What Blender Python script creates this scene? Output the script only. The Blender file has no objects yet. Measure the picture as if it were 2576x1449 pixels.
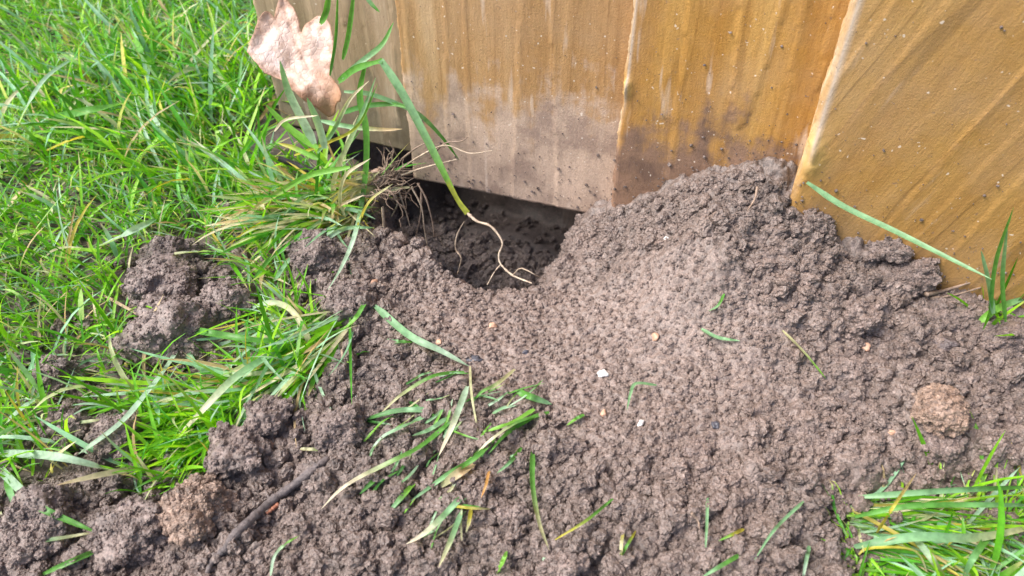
import bpy, bmesh, math, random
import numpy as np
from mathutils import Vector, noise as mnoise
from mathutils.geometry import delaunay_2d_cdt
rng = np.random.default_rng(7)
random.seed(7)
R = math.radians
S = bpy.context.scene
COL = S.collection

# ------------------------------------------------------------------ camera, light, exposure
CAM = np.array([0.0, -0.288, 0.241])
PITCH, YAW, FPX = R(44), R(22), 2000.0          # pitch down, yaw to the left, focal length for a 2576 px wide picture
_fh = np.array([-math.sin(YAW), math.cos(YAW), 0]); _r = np.array([math.cos(YAW), math.sin(YAW), 0])
_F = _fh*math.cos(PITCH) - np.array([0, 0, math.sin(PITCH)])
_U = _fh*math.sin(PITCH) + np.array([0, 0, math.cos(PITCH)])
cd = bpy.data.cameras.new("camera"); cam = bpy.data.objects.new("camera", cd); COL.objects.link(cam)
cam.location = CAM; cam.rotation_euler = (math.pi/2 - PITCH, 0, YAW)
cd.sensor_width = 36; cd.lens = 36*FPX/2576; cd.clip_start = 0.01; cd.clip_end = 50
cd.dof.use_dof = True; cd.dof.focus_distance = 0.315; cd.dof.aperture_fstop = 16
S.camera = cam
SUN_EL, SUN_AZ = R(54), R(212)                   # azimuth of the light source measured from +x
w = bpy.data.worlds.new("World"); S.world = w; w.use_nodes = True
nt = w.node_tree; bg = nt.nodes['Background']
sky = nt.nodes.new('ShaderNodeTexSky'); sky.sky_type = 'NISHITA'; sky.sun_disc = False
sky.sun_elevation = SUN_EL; sky.sun_rotation = math.pi/2 - SUN_AZ
sky.air_density = 1.0; sky.dust_density = 4.0; sky.ozone_density = 1.0
nt.links.new(sky.outputs[0], bg.inputs[0]); bg.inputs[1].default_value = 0.13
sl = bpy.data.lights.new("sun", 'SUN'); so = bpy.data.objects.new("sun", sl); COL.objects.link(so)
sl.energy = 2.4; sl.angle = R(28); sl.color = (1, .97, .93)
sd = Vector((math.cos(SUN_AZ)*math.cos(SUN_EL), math.sin(SUN_AZ)*math.cos(SUN_EL), math.sin(SUN_EL)))
so.rotation_euler = sd.to_track_quat('Z', 'Y').to_euler(); so.location = sd*3
S.view_settings.view_transform = 'Standard'; S.view_settings.look = 'None'
S.view_settings.exposure = 1.25; S.view_settings.gamma = 1; S.view_settings.use_curve_mapping = False

# ------------------------------------------------------------------ numeric helpers
def ray(u, v):
    d = _F*FPX + _r*(u - 1288) + _U*(724 - v)
    return d/np.linalg.norm(d)
def on_z(u, v, z):
    d = ray(u, v); return CAM + d*((z - CAM[2])/d[2])
def on_y(u, v, y):
    d = ray(u, v); return CAM + d*((y - CAM[1])/d[1])
def sstep(a, b, x):
    t = np.clip((x - a)/(b - a), 0, 1); return t*t*(3 - 2*t)
def h01(ix, iy, k):
    n = (ix.astype(np.int64)*374761393 + iy.astype(np.int64)*668265263 + k*1274126177) & 0xffffffff
    n = ((n ^ (n >> 13))*1274126177) & 0xffffffff
    n = ((n ^ (n >> 15))*2246822519) & 0xffffffff
    return ((n ^ (n >> 16)) & 0xffffff)/float(0xffffff)
def vnoise(x, y, k=0):
    ix = np.floor(x); iy = np.floor(y); fx = x - ix; fy = y - iy
    fx = fx*fx*(3 - 2*fx); fy = fy*fy*(3 - 2*fy)
    a = h01(ix, iy, k); b = h01(ix + 1, iy, k); c = h01(ix, iy + 1, k); d = h01(ix + 1, iy + 1, k)
    return (a*(1 - fx) + b*fx)*(1 - fy) + (c*(1 - fx) + d*fx)*fy
def fbm(x, y, k=0, o=4):
    s = 0; a = .5
    for i in range(o):
        s = s + a*(vnoise(x, y, k + i) - .5)*2; x = x*2.03 + 7.1; y = y*2.03 + 3.3; a *= .5
    return s
def lumps(x, y, k, keep=1.0):
    """rounded lumps of uneven size on a jittered lattice, 0..1"""
    ix = np.floor(x); iy = np.floor(y); best = np.zeros_like(x)
    for dx in (-1, 0, 1):
        for dy in (-1, 0, 1):
            cx = ix + dx; cy = iy + dy
            px = cx + h01(cx, cy, k); py = cy + h01(cx, cy, k + 1)
            r = (.35 + .55*h01(cx, cy, k + 2))*(h01(cx, cy, k + 3) < keep)
            an = h01(cx, cy, k + 4)*3.14; ex = 1 + .5*h01(cx, cy, k + 5)
            qx = (x - px)*np.cos(an) + (y - py)*np.sin(an); qy = -(x - px)*np.sin(an) + (y - py)*np.cos(an)
            d2 = qx*qx*ex + qy*qy/ex
            best = np.maximum(best, np.sqrt(np.clip(r*r - d2, 0, None)))
    return best
def poly_sd(px, py, poly):
    """signed distance to a polygon, positive inside"""
    d = np.full(px.shape, 1e9); ins = np.zeros(px.shape, bool); n = len(poly)
    for i in range(n):
        ax, ay = poly[i]; bx, by = poly[(i + 1) % n]
        ex, ey = bx - ax, by - ay
        t = np.clip(((px - ax)*ex + (py - ay)*ey)/(ex*ex + ey*ey + 1e-12), 0, 1)
        d = np.minimum(d, (px - ax - ex*t)**2 + (py - ay - ey*t)**2)
        ins ^= ((ay > py) != (by > py)) & (px < (bx - ax)*(py - ay)/((by - ay) if by != ay else 1e-12) + ax)
    d = np.sqrt(d); return np.where(ins, d, -d)
def pxpoly(pts, z=0.003):
    return [tuple(on_z(u, v, z)[:2]) for u, v in pts]

# ------------------------------------------------------------------ ground shape
ctrl = []
for x, z in [(-.45, .0), (-.30, 0), (-.2, .002), (-.15, .0), (-.12, .0), (-.095, .0), (-.0775, .006), (-.055, .021), (-.04, .036), (-.022, .046), (-.009, .050), (.004, .049), (.02, .039), (.032, .031), (.045, .027), (.08, .014), (.105, .010), (.15, .004), (.3, 0)]:
    ctrl.append((x, -.012 if x > .0085 else -.004, z)); 
for x in (-.45, -.3, -.2, -.1, -.05, 0, .05, .1, .15, .3): ctrl.append((x, .10, .006))  # unseen ground behind the fence, raised to keep sky light from the hole
for x, z in ((-.2, .004), (-.13, .004), (-.09, .005), (-.04, .038), (0, .046), (.05, .02), (.1, .01)): ctrl.append((x, .035, z))
for u, v, z in [(1860, 500, .046), (1700, 520, .036), (1800, 640, .036), (1950, 620, .037), (2100, 700, .030), (1600, 620, .020), (1650, 760, .017), (1480, 680, .006), (1850, 800, .022),
                (2250, 780, .018), (2420, 860, .012), (2100, 900, .015), (1700, 900, .011), (1400, 800, .003), (1250, 780, .003), (1100, 730, .007), (850, 680, .009), (1000, 700, .009),
                (1288, 1000, .006), (1288, 1400, .004), (600, 1300, .003), (2300, 1100, .007), (2400, 1330, -.004), (2100, 1100, .009), (1700, 1150, .009), (1800, 1400, .006), (900, 1000, .006),
                (1000, 1250, .006), (350, 1100, .0), (0, 1100, -.001), (200, 1400, .003), (0, 700, 0), (500, 800, .0), (300, 400, 0), (650, 550, .003), (2576, 1000, .006), (2576, 1449, -.004), (2900, 1100, -.003)]:
    p = on_z(u, v, z); ctrl.append((p[0], p[1], z))
for x, y in ((-.8, -.6), (-.8, 0), (-.8, .6), (0, .6), (0, -.6), (.6, -.6), (.6, 0), (.6, .6), (-.3, .5), (-.45, -.3), (.1, -.35), (.35, -.25)): ctrl.append((x, y, 0.0))
C = np.array(ctrl)
def _phi(r2): return .5*r2*np.log(r2 + 1e-9)
_D2 = ((C[:, None, :2] - C[None, :, :2])**2).sum(-1)
_n = len(C); _A = np.zeros((_n + 3, _n + 3)); _A[:_n, :_n] = _phi(_D2) + np.eye(_n)*2e-5
_A[:_n, _n] = 1; _A[:_n, _n+1:] = C[:, :2]; _A[_n, :_n] = 1; _A[_n+1:, :_n] = C[:, :2].T
_W = np.linalg.solve(_A, np.concatenate([C[:, 2], np.zeros(3)]))
PIT = pxpoly([(945, 470), (945, 600), (1060, 655), (1105, 710), (1240, 752), (1390, 725), (1455, 630), (1490, 552)], 0) + [(-.070, .02), (-.080, .09), (-.20, .09), (-.235, .03), (-.235, .006), (-.19, .0)]
def h_smooth(x, y):
    x = np.asarray(x, float); y = np.asarray(y, float)
    z = _W[_n] + _W[_n+1]*x + _W[_n+2]*y
    for i in range(_n): z = z + _W[i]*_phi((x - C[i, 0])**2 + (y - C[i, 1])**2)
    far = sstep(.25, .6, np.hypot((x + .1)*.8, y))
    z = z*(1 - far)
    wob = fbm(x*70, y*70, 3, 3)*.004
    d = poly_sd(x, y, PIT) + wob
    wd = .009 + .026*sstep(-.120, -.085, x) 
    return z - .078*sstep(-.002, 1, d/wd)
SOIL = pxpoly([(1010, 380), (950, 470), (940, 560), (770, 590), (700, 640), (740, 740), (860, 830), (840, 930), (740, 1000), (630, 1010), (610, 1100), (520, 1170), (440, 1215), (330, 1265), (220, 1190), (120, 1180), (40, 1200), (-200, 1230),
               (-200, 1700), (2140, 1700), (2150, 1380), (2095, 1290), (2180, 1235), (2420, 1190), (2650, 1180), (2900, 1000), (2700, 780)]) + [(.13, .0), (.13, .05), (-.23, .05)]
SOIL2 = [pxpoly(p) for p in ([(350, 620), (440, 600), (520, 640), (660, 720), (620, 850), (560, 930), (380, 910), (330, 740)], [(150, 1020), (320, 1040), (360, 1130), (200, 1150)], [(110, 920), (190, 900), (200, 960), (130, 970)],
                            [(2350, 1300), (2480, 1250), (2600, 1290), (2600, 1330), (2400, 1340)])]
def soil_w(x, y):
    d = poly_sd(x, y, SOIL)
    for p in SOIL2: d = np.maximum(d, poly_sd(x, y, p))
    d = d + fbm(x*90, y*90, 11, 3)*.008
    return sstep(-.006, .006, d)
def compact(x, y):
    """0..1: trampled finer soil in front of the hole"""
    p = on_z(1500, 850, .01); q = on_z(1220, 800, .005)
    q2 = on_z(2000, 1000, .01)
    a = np.exp(-(((x - p[0])/.06)**2 + ((y - p[1])/.045)**2)) + 0.25*np.exp(-(((x - q2[0])/.06)**2 + ((y - q2[1])/.05)**2)) + np.exp(-(((x - q[0])/.035)**2 + ((y - q[1])/.022)**2))
    return np.clip(a*1.1 + fbm(x*60, y*60, 31, 3)*.3, 0, 1)
def detail(x, y):
    k = 1 - .72*compact(x, y)
    wx = x + fbm(x*160, y*160, 41, 2)*.0012; wy = y + fbm(x*160, y*160, 47, 2)*.0012
    z = fbm(x*45, y*45, 51, 3)*.0035*k
    z = z + lumps(wx/.011, wy/.011, 100, .40)*.0046*k
    z = z + lumps(wx/.0058, wy/.0058, 200, .65)*.0028*k
    z = z + lumps(wx/.0031, wy/.0031, 300, .9)*.0021*(.4 + .6*k)
    z = z + lumps(x/.0017, y/.0017, 400, .9)*.0011
    z = z + fbm(x*900, y*900, 61, 2)*.0004
    return z - .003*k
GX = np.arange(-.31, .175, .0006); GY = np.arange(-.275, .115, .0006)
X, Y = np.meshgrid(GX, GY)
# the smooth part is computed on a coarser lattice and interpolated
def lattice(f, gx, gy, st):
    cx = np.arange(gx[0], gx[-1] + st*2, st); cy = np.arange(gy[0], gy[-1] + st*2, st)
    cX, cY = np.meshgrid(cx, cy); Z = f(cX, cY)
    def samp(x, y):
        fx = np.clip((x - cx[0])/st, 0, len(cx) - 1.001); fy = np.clip((y - cy[0])/st, 0, len(cy) - 1.001)
        i = fx.astype(int); j = fy.astype(int); a = fx - i; b = fy - j
        return (Z[j, i]*(1-a) + Z[j, i+1]*a)*(1-b) + (Z[j+1, i]*(1-a) + Z[j+1, i+1]*a)*b
    return samp
_big = np.array([-.95, .7]); _bigy = np.array([-.6, .8])
hs_far = lattice(h_smooth, _big, _bigy, .006)
hs_near = lattice(h_smooth, GX, GY, .0015)
def hs(x, y):
    x = np.asarray(x, float); y = np.asarray(y, float)
    inn = (x > GX[0]) & (x < GX[-1]) & (y > GY[0]) & (y < GY[-1])
    return np.where(inn, hs_near(x, y), hs_far(x, y))
sw_near = lattice(soil_w, GX, GY, .0015)
def sw(x, y):
    x = np.asarray(x, float); y = np.asarray(y, float)
    inn = (x > GX[0]) & (x < GX[-1]) & (y > GY[0]) & (y < GY[-1])
    return np.where(inn, sw_near(x, y), soil_w(x, y))
SW = sw_near(X, Y)
ZS = hs_near(X, Y) + detail(X, Y)*SW - (1 - SW)*.010
def soil_z(x, y):
    x = np.asarray(x, float); y = np.asarray(y, float)
    i = np.clip(((x - GX[0])/.0006), 0, len(GX) - 1).astype(int); j = np.clip(((y - GY[0])/.0006), 0, len(GY) - 1).astype(int)
    inn = (x > GX[0]) & (x < GX[-1]) & (y > GY[0]) & (y < GY[-1])
    return np.where(inn, np.maximum(ZS[j, i], hs(x, y) - .004), hs(x, y))
def _maxf(Z, k):
    for ax_ in (0, 1):
        o_ = Z.copy()
        for s_ in range(1, k + 1):
            o_ = np.maximum(o_, np.roll(Z, s_, ax_)); o_ = np.maximum(o_, np.roll(Z, -s_, ax_))
        Z = o_
    return Z
def _boxf(Z, k):
    for ax_ in (0, 1): Z = sum(np.roll(Z, s_, ax_) for s_ in range(-k, k + 1))/(2*k + 1)
    return Z
COVER = _boxf(_maxf(np.maximum(ZS, hs_near(X, Y) - .004), 2), 3) + .0006
def cover_z(x, y):
    x = float(x); y = float(y)
    if GX[0] < x < GX[-1] and GY[0] < y < GY[-1]: return float(COVER[int((y - GY[0])/.0006), int((x - GX[0])/.0006)])
    return float(hs(x, y))
def cover_pt(u, v, lift=0.0):
    d = ray(u, v); t = .15
    for _ in range(700):
        p = CAM + d*t
        if p[2] <= cover_z(p[0], p[1]) + lift: break
        t += .001
    return p
def ground_pt(u, v, lift=0.0):
    """the spot on the soil or turf seen at that place of the photograph"""
    d = ray(u, v); t = .15
    for _ in range(1400):
        p = CAM + d*t
        if p[2] <= float(soil_z(p[0], p[1])) + lift: break
        t += .0005
    return p

# ------------------------------------------------------------------ mesh helpers
def put(name, v, f, mat, parent=None, smooth=True, cols=None):
    m = bpy.data.meshes.new(name); v = np.asarray(v, np.float32); f = np.asarray(f, np.int32)
    m.vertices.add(len(v)); m.vertices.foreach_set('co', v.ravel())
    k = f.shape[1]; m.loops.add(f.size); m.loops.foreach_set('vertex_index', f.ravel())
    m.polygons.add(len(f)); m.polygons.foreach_set('loop_start', np.arange(0, f.size, k, dtype=np.int32))
    m.polygons.foreach_set('loop_total', np.full(len(f), k, np.int32))
    m.update(calc_edges=True)
    m.polygons.foreach_set('use_smooth', np.full(len(f), smooth))
    if cols is not None:
        at = m.color_attributes.new('col', 'FLOAT_COLOR', 'POINT')
        c = np.ones((len(v), 4), np.float32); c[:, :3] = cols; at.data.foreach_set('color', c.ravel())
    m.validate(); m.materials.append(mat)
    o = bpy.data.objects.new(name, m); COL.objects.link(o)
    if parent: o.parent = parent
    return o
def tag(o, label=None, cat=None, group=None, kind=None):
    if label: o['label'] = label
    if cat: o['category'] = cat
    if group: o['group'] = group
    if kind: o['kind'] = kind
    return o
def gridfaces(nx, ny):
    i = np.arange(nx*ny).reshape(ny, nx)
    return np.stack([i[:-1, :-1], i[:-1, 1:], i[1:, 1:], i[1:, :-1]], -1).reshape(-1, 4)
def rebase(o):
    """move the origin of a mesh to the middle of its foot"""
    m = o.data; n = len(m.vertices); v = np.empty(n*3, np.float32); m.vertices.foreach_get('co', v); v = v.reshape(-1, 3)
    c = np.array([v[:, 0].mean(), v[:, 1].mean(), v[:, 2].min()], np.float32)
    m.vertices.foreach_set('co', (v - c).ravel()); m.update(); o.location = tuple(float(q) for q in c); return o

# ------------------------------------------------------------------ materials
def newmat(name):
    m = bpy.data.materials.new(name); m.use_nodes = True; n = m.node_tree
    return m, n, n.nodes['Principled BSDF'], n.nodes['Material Output']
def N(n, t, **k):
    q = n.nodes.new(t)
    for a, b in k.items():
        if a in q.inputs.keys(): q.inputs[a].default_value = b
        else: setattr(q, a, b)
    return q
def noise_n(n, vec, scale, det=4, rough=.55):
    q = N(n, 'ShaderNodeTexNoise'); q.inputs['Scale'].default_value = scale; q.inputs['Detail'].default_value = det; q.inputs['Roughness'].default_value = rough
    n.links.new(vec, q.inputs['Vector']); return q.outputs['Fac']
def ramp_n(n, fac, stops):
    q = N(n, 'ShaderNodeValToRGB'); e = q.color_ramp.elements
    while len(e) < len(stops): e.new(.5)
    for i, (p, c) in enumerate(stops): e[i].position = p; e[i].color = (*c, 1)
    n.links.new(fac, q.inputs[0]); return q.outputs[0]
def mixc(n, fac, a, b, mode='MIX'):
    q = N(n, 'ShaderNodeMix', data_type='RGBA', blend_type=mode)
    for s, val in ((0, fac), (6, a), (7, b)):
        if hasattr(val, 'is_output'): n.links.new(val, q.inputs[s])
        elif s: q.inputs[s].default_value = (*val, 1)
        else: q.inputs[s].default_value = val
    return q.outputs[2]
def mathn(n, op, a, b=0.0, c=0.0):
    q = N(n, 'ShaderNodeMath', operation=op)
    for s, val in enumerate((a, b, c)):
        if hasattr(val, 'is_output'): n.links.new(val, q.inputs[s])
        else: q.inputs[s].default_value = val
    return q.outputs[0]
def bump(n, p, h, dist, strength=1.0, prev=None):
    q = N(n, 'ShaderNodeBump'); q.inputs['Distance'].default_value = dist; q.inputs['Strength'].default_value = strength
    n.links.new(h, q.inputs['Height'])
    if prev: n.links.new(prev, q.inputs['Normal'])
    n.links.new(q.outputs[0], p.inputs['Normal']); return q.outputs[0]

def soil_material(name, tint=(1, 1, 1), rough=.62, per='GEOMETRY'):
    m, n, p, o = newmat(name)
    pos = N(n, 'ShaderNodeNewGeometry').outputs['Position']
    big = noise_n(n, pos, 28, 4); mid = noise_n(n, pos, 260, 5, .65); fine = noise_n(n, pos, 1500, 3, .6)
    c = ramp_n(n, mid, [(.28, (.040, .029, .025)), (.46, (.097, .072, .061)), (.62, (.158, .120, .104)), (.80, (.33, .27, .245))])
    c = mixc(n, mathn(n, 'MULTIPLY', ramp_n(n, big, [(.35, (0, 0, 0)), (.7, (1, 1, 1))]), .4), c, (.195, .138, .116))
    dry = N(n, 'ShaderNodeAttribute', attribute_name='col' if per == 'GEOMETRY' else 'dry', attribute_type=per).outputs['Fac']
    c = mixc(n, mathn(n, 'MULTIPLY', dry, .45), c, (.235, .172, .146))
    c2 = ramp_n(n, fine, [(.30, (.50, .49, .49)), (.50, (1, 1, 1)), (.70, (1.5, 1.5, 1.52))])
    c = mixc(n, 1.0, c, c2, 'MULTIPLY'); c = mixc(n, 1.0, c, tint, 'MULTIPLY')
    n.links.new(c, p.inputs['Base Color'])
    rr = N(n, 'ShaderNodeMapRange'); n.links.new(mid, rr.inputs[0]); rr.inputs[3].default_value = rough - .34; rr.inputs[4].default_value = rough + .16
    n.links.new(rr.outputs[0], p.inputs['Roughness']); p.inputs['Specular IOR Level'].default_value = .75
    b = bump(n, p, noise_n(n, pos, 700, 5, .7), .0006, .8)
    bump(n, p, fine, .0003, .6, b)
    return m
M_SOIL = soil_material('moist soil'); M_CRUMB = soil_material('moist crumb', (1.04, 1.04, 1.04), per='INSTANCER'); M_CLOD = soil_material('clod soil', (1.22, 1.22, 1.24), .60)
M_BROWN = soil_material('brown clod', (1.75, 1.60, 1.40), .62); M_DUST = soil_material('dark damp earth', (.55, .52, .5), .7)

def grass_material():
    m, n, p, o = newmat('grass blade')
    at = N(n, 'ShaderNodeAttribute', attribute_name='col').outputs['Color']
    pos = N(n, 'ShaderNodeNewGeometry').outputs['Position']
    f = ramp_n(n, noise_n(n, pos, 330, 3), [(.3, (.72, .74, .7)), (.6, (1.12, 1.1, 1.1))])
    c = mixc(n, 1.0, at, f, 'MULTIPLY')
    n.links.new(c, p.inputs['Base Color']); p.inputs['Roughness'].default_value = .42; p.inputs['Specular IOR Level'].default_value = .38
    tr = N(n, 'ShaderNodeBsdfTranslucent'); n.links.new(mixc(n, 1.0, c, (1.25, 1.2, .5), 'MULTIPLY'), tr.inputs[0])
    mx = N(n, 'ShaderNodeMixShader'); mx.inputs[0].default_value = .45
    n.links.new(p.outputs[0], mx.inputs[1]); n.links.new(tr.outputs[0], mx.inputs[2]); n.links.new(mx.outputs[0], o.inputs[0])
    return m
M_GRASS = grass_material()
def simple(name, a, b, scale, rough=.6, bd=.0003, spec=.5):
    m, n, p, o = newmat(name); pos = N(n, 'ShaderNodeNewGeometry').outputs['Position']
    f = noise_n(n, pos, scale, 5, .65)
    n.links.new(ramp_n(n, f, [(.3, a), (.7, b)]), p.inputs['Base Color']); p.inputs['Roughness'].default_value = rough
    p.inputs['Specular IOR Level'].default_value = spec
    bump(n, p, noise_n(n, pos, scale*3, 4, .6), bd, .8); return m
M_ROOT = simple('pale root', (.24, .17, .12), (.54, .44, .33), 300, .6)
M_DROOT = simple('earthy root', (.13, .085, .06), (.34, .25, .19), 260, .75)
M_WHITE = simple('white chip', (.62, .60, .57), (.85, .84, .82), 500, .4)
M_ORANGE = simple('orange pebble', (.36, .20, .13), (.58, .36, .25), 400, .5)
M_BLUE = simple('blue black flake', (.030, .030, .040), (.085, .085, .105), 400, .4)
M_TWIG = simple('twig bark', (.055, .045, .045), (.17, .14, .135), 500, .7, .0005)
M_DARKSTICK = simple('black stick bark', (.012, .010, .012), (.045, .04, .045), 400, .7, .0005)
M_RED = simple('reddish bark', (.22, .08, .05), (.40, .17, .10), 400, .6)

def leaf_material():
    m, n, p, o = newmat('dry oak leaf'); at = N(n, 'ShaderNodeAttribute', attribute_name='col').outputs['Color']
    pos = N(n, 'ShaderNodeNewGeometry').outputs['Position']
    f = ramp_n(n, noise_n(n, pos, 220, 5, .65), [(.32, (.70, .60, .52)), (.5, (1, .97, .95)), (.7, (1.12, 1.12, 1.12))])
    n.links.new(mixc(n, 1.0, at, f, 'MULTIPLY'), p.inputs['Base Color']); p.inputs['Roughness'].default_value = .6
    vo = N(n, 'ShaderNodeTexVoronoi', feature='DISTANCE_TO_EDGE'); vo.inputs['Scale'].default_value = 420; n.links.new(pos, vo.inputs['Vector'])
    b = bump(n, p, ramp_n(n, vo.outputs['Distance'], [(0, (0, 0, 0)), (.12, (1, 1, 1))]), .0003, .5)
    bump(n, p, noise_n(n, pos, 120, 4), .001, .5, b)
    tr = N(n, 'ShaderNodeBsdfTranslucent'); n.links.new(at, tr.inputs[0]); mx = N(n, 'ShaderNodeMixShader'); mx.inputs[0].default_value = .2
    n.links.new(p.outputs[0], mx.inputs[1]); n.links.new(tr.outputs[0], mx.inputs[2]); n.links.new(mx.outputs[0], o.inputs[0]); return m
M_LEAF = leaf_material()

def wood_material(name, tone, slant, seed, stain_h, stain_a, stain_b, stain_amt, lines=.35, freq=60):
    """treated timber: colour streaks along the grain, mud stain up to a ragged height, grit and its painted glints"""
    m, n, p, o = newmat(name)
    tc = N(n, 'ShaderNodeTexCoord').outputs['Object']
    mp = N(n, 'ShaderNodeMapping'); n.links.new(tc, mp.inputs['Vector']); mp.inputs['Rotation'].default_value = (0, slant, 0); mp.inputs['Location'].default_value = (seed, 0, seed*.7)
    st = N(n, 'ShaderNodeVectorMath', operation='MULTIPLY'); n.links.new(mp.outputs[0], st.inputs[0]); st.inputs[1].default_value = (1, 1, .07)
    st2 = N(n, 'ShaderNodeVectorMath', operation='MULTIPLY'); n.links.new(mp.outputs[0], st2.inputs[0]); st2.inputs[1].default_value = (1, 1, .16)
    broad = noise_n(n, st.outputs[0], 62, 3, .5); mid = noise_n(n, st.outputs[0], 240, 4, .6); fine = noise_n(n, st2.outputs[0], 1100, 3, .6)
    blot = noise_n(n, tc, 26, 4, .6); grit = noise_n(n, tc, 1100, 4, .75)
    c = ramp_n(n, broad, [(.30, tone[0]), (.47, tone[1]), (.58, tone[2]), (.72, tone[3])])
    c = mixc(n, 1.0, c, ramp_n(n, mid, [(.32, (.92, .89, .86)), (.55, (1, 1, 1)), (.72, (1.06, 1.05, 1.04))]), 'MULTIPLY')
    c = mixc(n, 1.0, c, ramp_n(n, fine, [(.3, (.86, .84, .80)), (.7, (1.1, 1.1, 1.1))]), 'MULTIPLY')
    sx_ = N(n, 'ShaderNodeSeparateXYZ'); n.links.new(st.outputs[0], sx_.inputs[0])
    fr = mathn(n, 'FRACT', mathn(n, 'ADD', mathn(n, 'MULTIPLY', sx_.outputs[0], freq), mathn(n, 'MULTIPLY', noise_n(n, st.outputs[0], 38, 3, .5), 4.5)))
    c = mixc(n, .42, c, mixc(n, 1.0, c, ramp_n(n, fr, [(.0, (.80, .74, .64)), (.12, (.93, .91, .86)), (.55, (1.06, 1.06, 1.05)), (.93, (1.02, 1.0, .98)), (.99, (.80, .74, .64))]), 'MULTIPLY'))
    c = mixc(n, mathn(n, 'MULTIPLY', ramp_n(n, fr, [(.0, (1, 1, 1)), (.03, (.7, .7, .7)), (.09, (0, 0, 0)), (.97, (0, 0, 0)), (1.0, (1, 1, 1))]), lines), c, tuple(q*.62 for q in tone[0]))
    # thin dusty film, strongest in patches
    c = mixc(n, mathn(n, 'MULTIPLY', ramp_n(n, blot, [(.42, (0, 0, 0)), (.68, (1, 1, 1))]), .38), c, (.40, .27, .17))
    # mud stain: height in object space against a ragged line drawn out along the grain
    z = N(n, 'ShaderNodeSeparateXYZ'); n.links.new(tc, z.inputs[0])
    r1 = noise_n(n, st.outputs[0], 95, 4, .6); r2 = noise_n(n, tc, 60, 4, .6)
    lim = mathn(n, 'ADD', stain_h - .098, mathn(n, 'ADD', mathn(n, 'MULTIPLY', r1, .095), mathn(n, 'MULTIPLY', r2, .100)))
    e = mathn(n, 'SUBTRACT', lim, z.outputs[2])
    sm = N(n, 'ShaderNodeMapRange', interpolation_type='SMOOTHSTEP'); n.links.new(e, sm.inputs[0]); sm.inputs[1].default_value = -.010; sm.inputs[2].default_value = .018
    stc = ramp_n(n, noise_n(n, tc, 42, 5, .62), [(.40, stain_b), (.50, stain_a), (.66, tuple(min(1, q*1.22) for q in stain_a))])
    stc = mixc(n, 1.0, stc, ramp_n(n, grit, [(.3, (.78, .76, .75)), (.7, (1.16, 1.16, 1.16))]), 'MULTIPLY')
    c = mixc(n, mathn(n, 'MULTIPLY', sm.outputs[0], stain_amt), c, stc)
    # pale rubbed streaks and glints of grit painted as white specks
    pk = ramp_n(n, noise_n(n, st2.outputs[0], 150, 3, .5), [(.64, (0, 0, 0)), (.72, (1, 1, 1))])
    c = mixc(n, mathn(n, 'MULTIPLY', pk, .5 if slant > -.1 else .15), c, (.62, .50, .42))
    glint = ramp_n(n, noise_n(n, tc, 520, 1, .5), [(.74, (0, 0, 0)), (.78, (1, 1, 1))])
    c = mixc(n, mathn(n, 'MULTIPLY', glint, .7), c, (.72, .62, .52))
    # specks of soil
    sp = ramp_n(n, noise_n(n, tc, 420, 2, .5), [(.70, (0, 0, 0)), (.76, (1, 1, 1))])
    c = mixc(n, mathn(n, 'MULTIPLY', sp, .55), c, (.20, .13, .09))
    # pale raw wood on sawn edges (attribute)
    raw = N(n, 'ShaderNodeAttribute', attribute_name='col').outputs['Color']
    rs = N(n, 'ShaderNodeSeparateColor'); n.links.new(raw, rs.inputs[0])
    rf = mathn(n, 'MULTIPLY', rs.outputs[0], ramp_n(n, noise_n(n, st2.outputs[0], 260, 4, .6), [(.36, (.15, .15, .15)), (.55, (1, 1, 1))]))
    c = mixc(n, rf, c, (.52, .40, .27)); c = mixc(n, rs.outputs[1], c, (.66, .42, .13)); c = mixc(n, mathn(n, 'MULTIPLY', rs.outputs[2], .85), c, (.42, .36, .31))
    n.links.new(c, p.inputs['Base Color'])
    rr = N(n, 'ShaderNodeMapRange'); n.links.new(grit, rr.inputs[0]); rr.inputs[1].default_value = .3; rr.inputs[2].default_value = .7; rr.inputs[3].default_value = .46; rr.inputs[4].default_value = .74
    n.links.new(rr.outputs[0], p.inputs['Roughness']); p.inputs['Specular IOR Level'].default_value = .35
    b = bump(n, p, mid, .0004, .35); b = bump(n, p, grit, .0004, .75, b); bump(n, p, fine, .0003, .4, b)
    return m
GOLD = [(.36, .175, .036), (.40, .210, .050), (.44, .24, .064), (.50, .30, .10)]
TAN = [(.33, .185, .075), (.40, .235, .105), (.45, .28, .135), (.52, .37, .22)]
GREY = [(.17, .13, .08), (.26, .20, .13), (.34, .26, .18), (.46, .38, .29)]
OCHRE = [(.355, .195, .056), (.385, .215, .064), (.41, .235, .072), (.45, .265, .09)]
W_LEFT = wood_material('grey brown timber', GREY, 0, 3.1, .03, (.15, .13, .09), (.08, .07, .045), .8)
W_AB = wood_material('stained timber', TAN, 0, 1.3, .056, (.46, .345, .275), (.30, .22, .185), .84)
W_BC = wood_material('golden timber', GOLD, R(2), 5.7, .063, (.20, .125, .095), (.115, .075, .068), .85)
W_C = wood_material('ochre timber', OCHRE, R(-19), 8.2, .012, (.24, .14, .07), (.13, .08, .045), .8, .8, 48)

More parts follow.
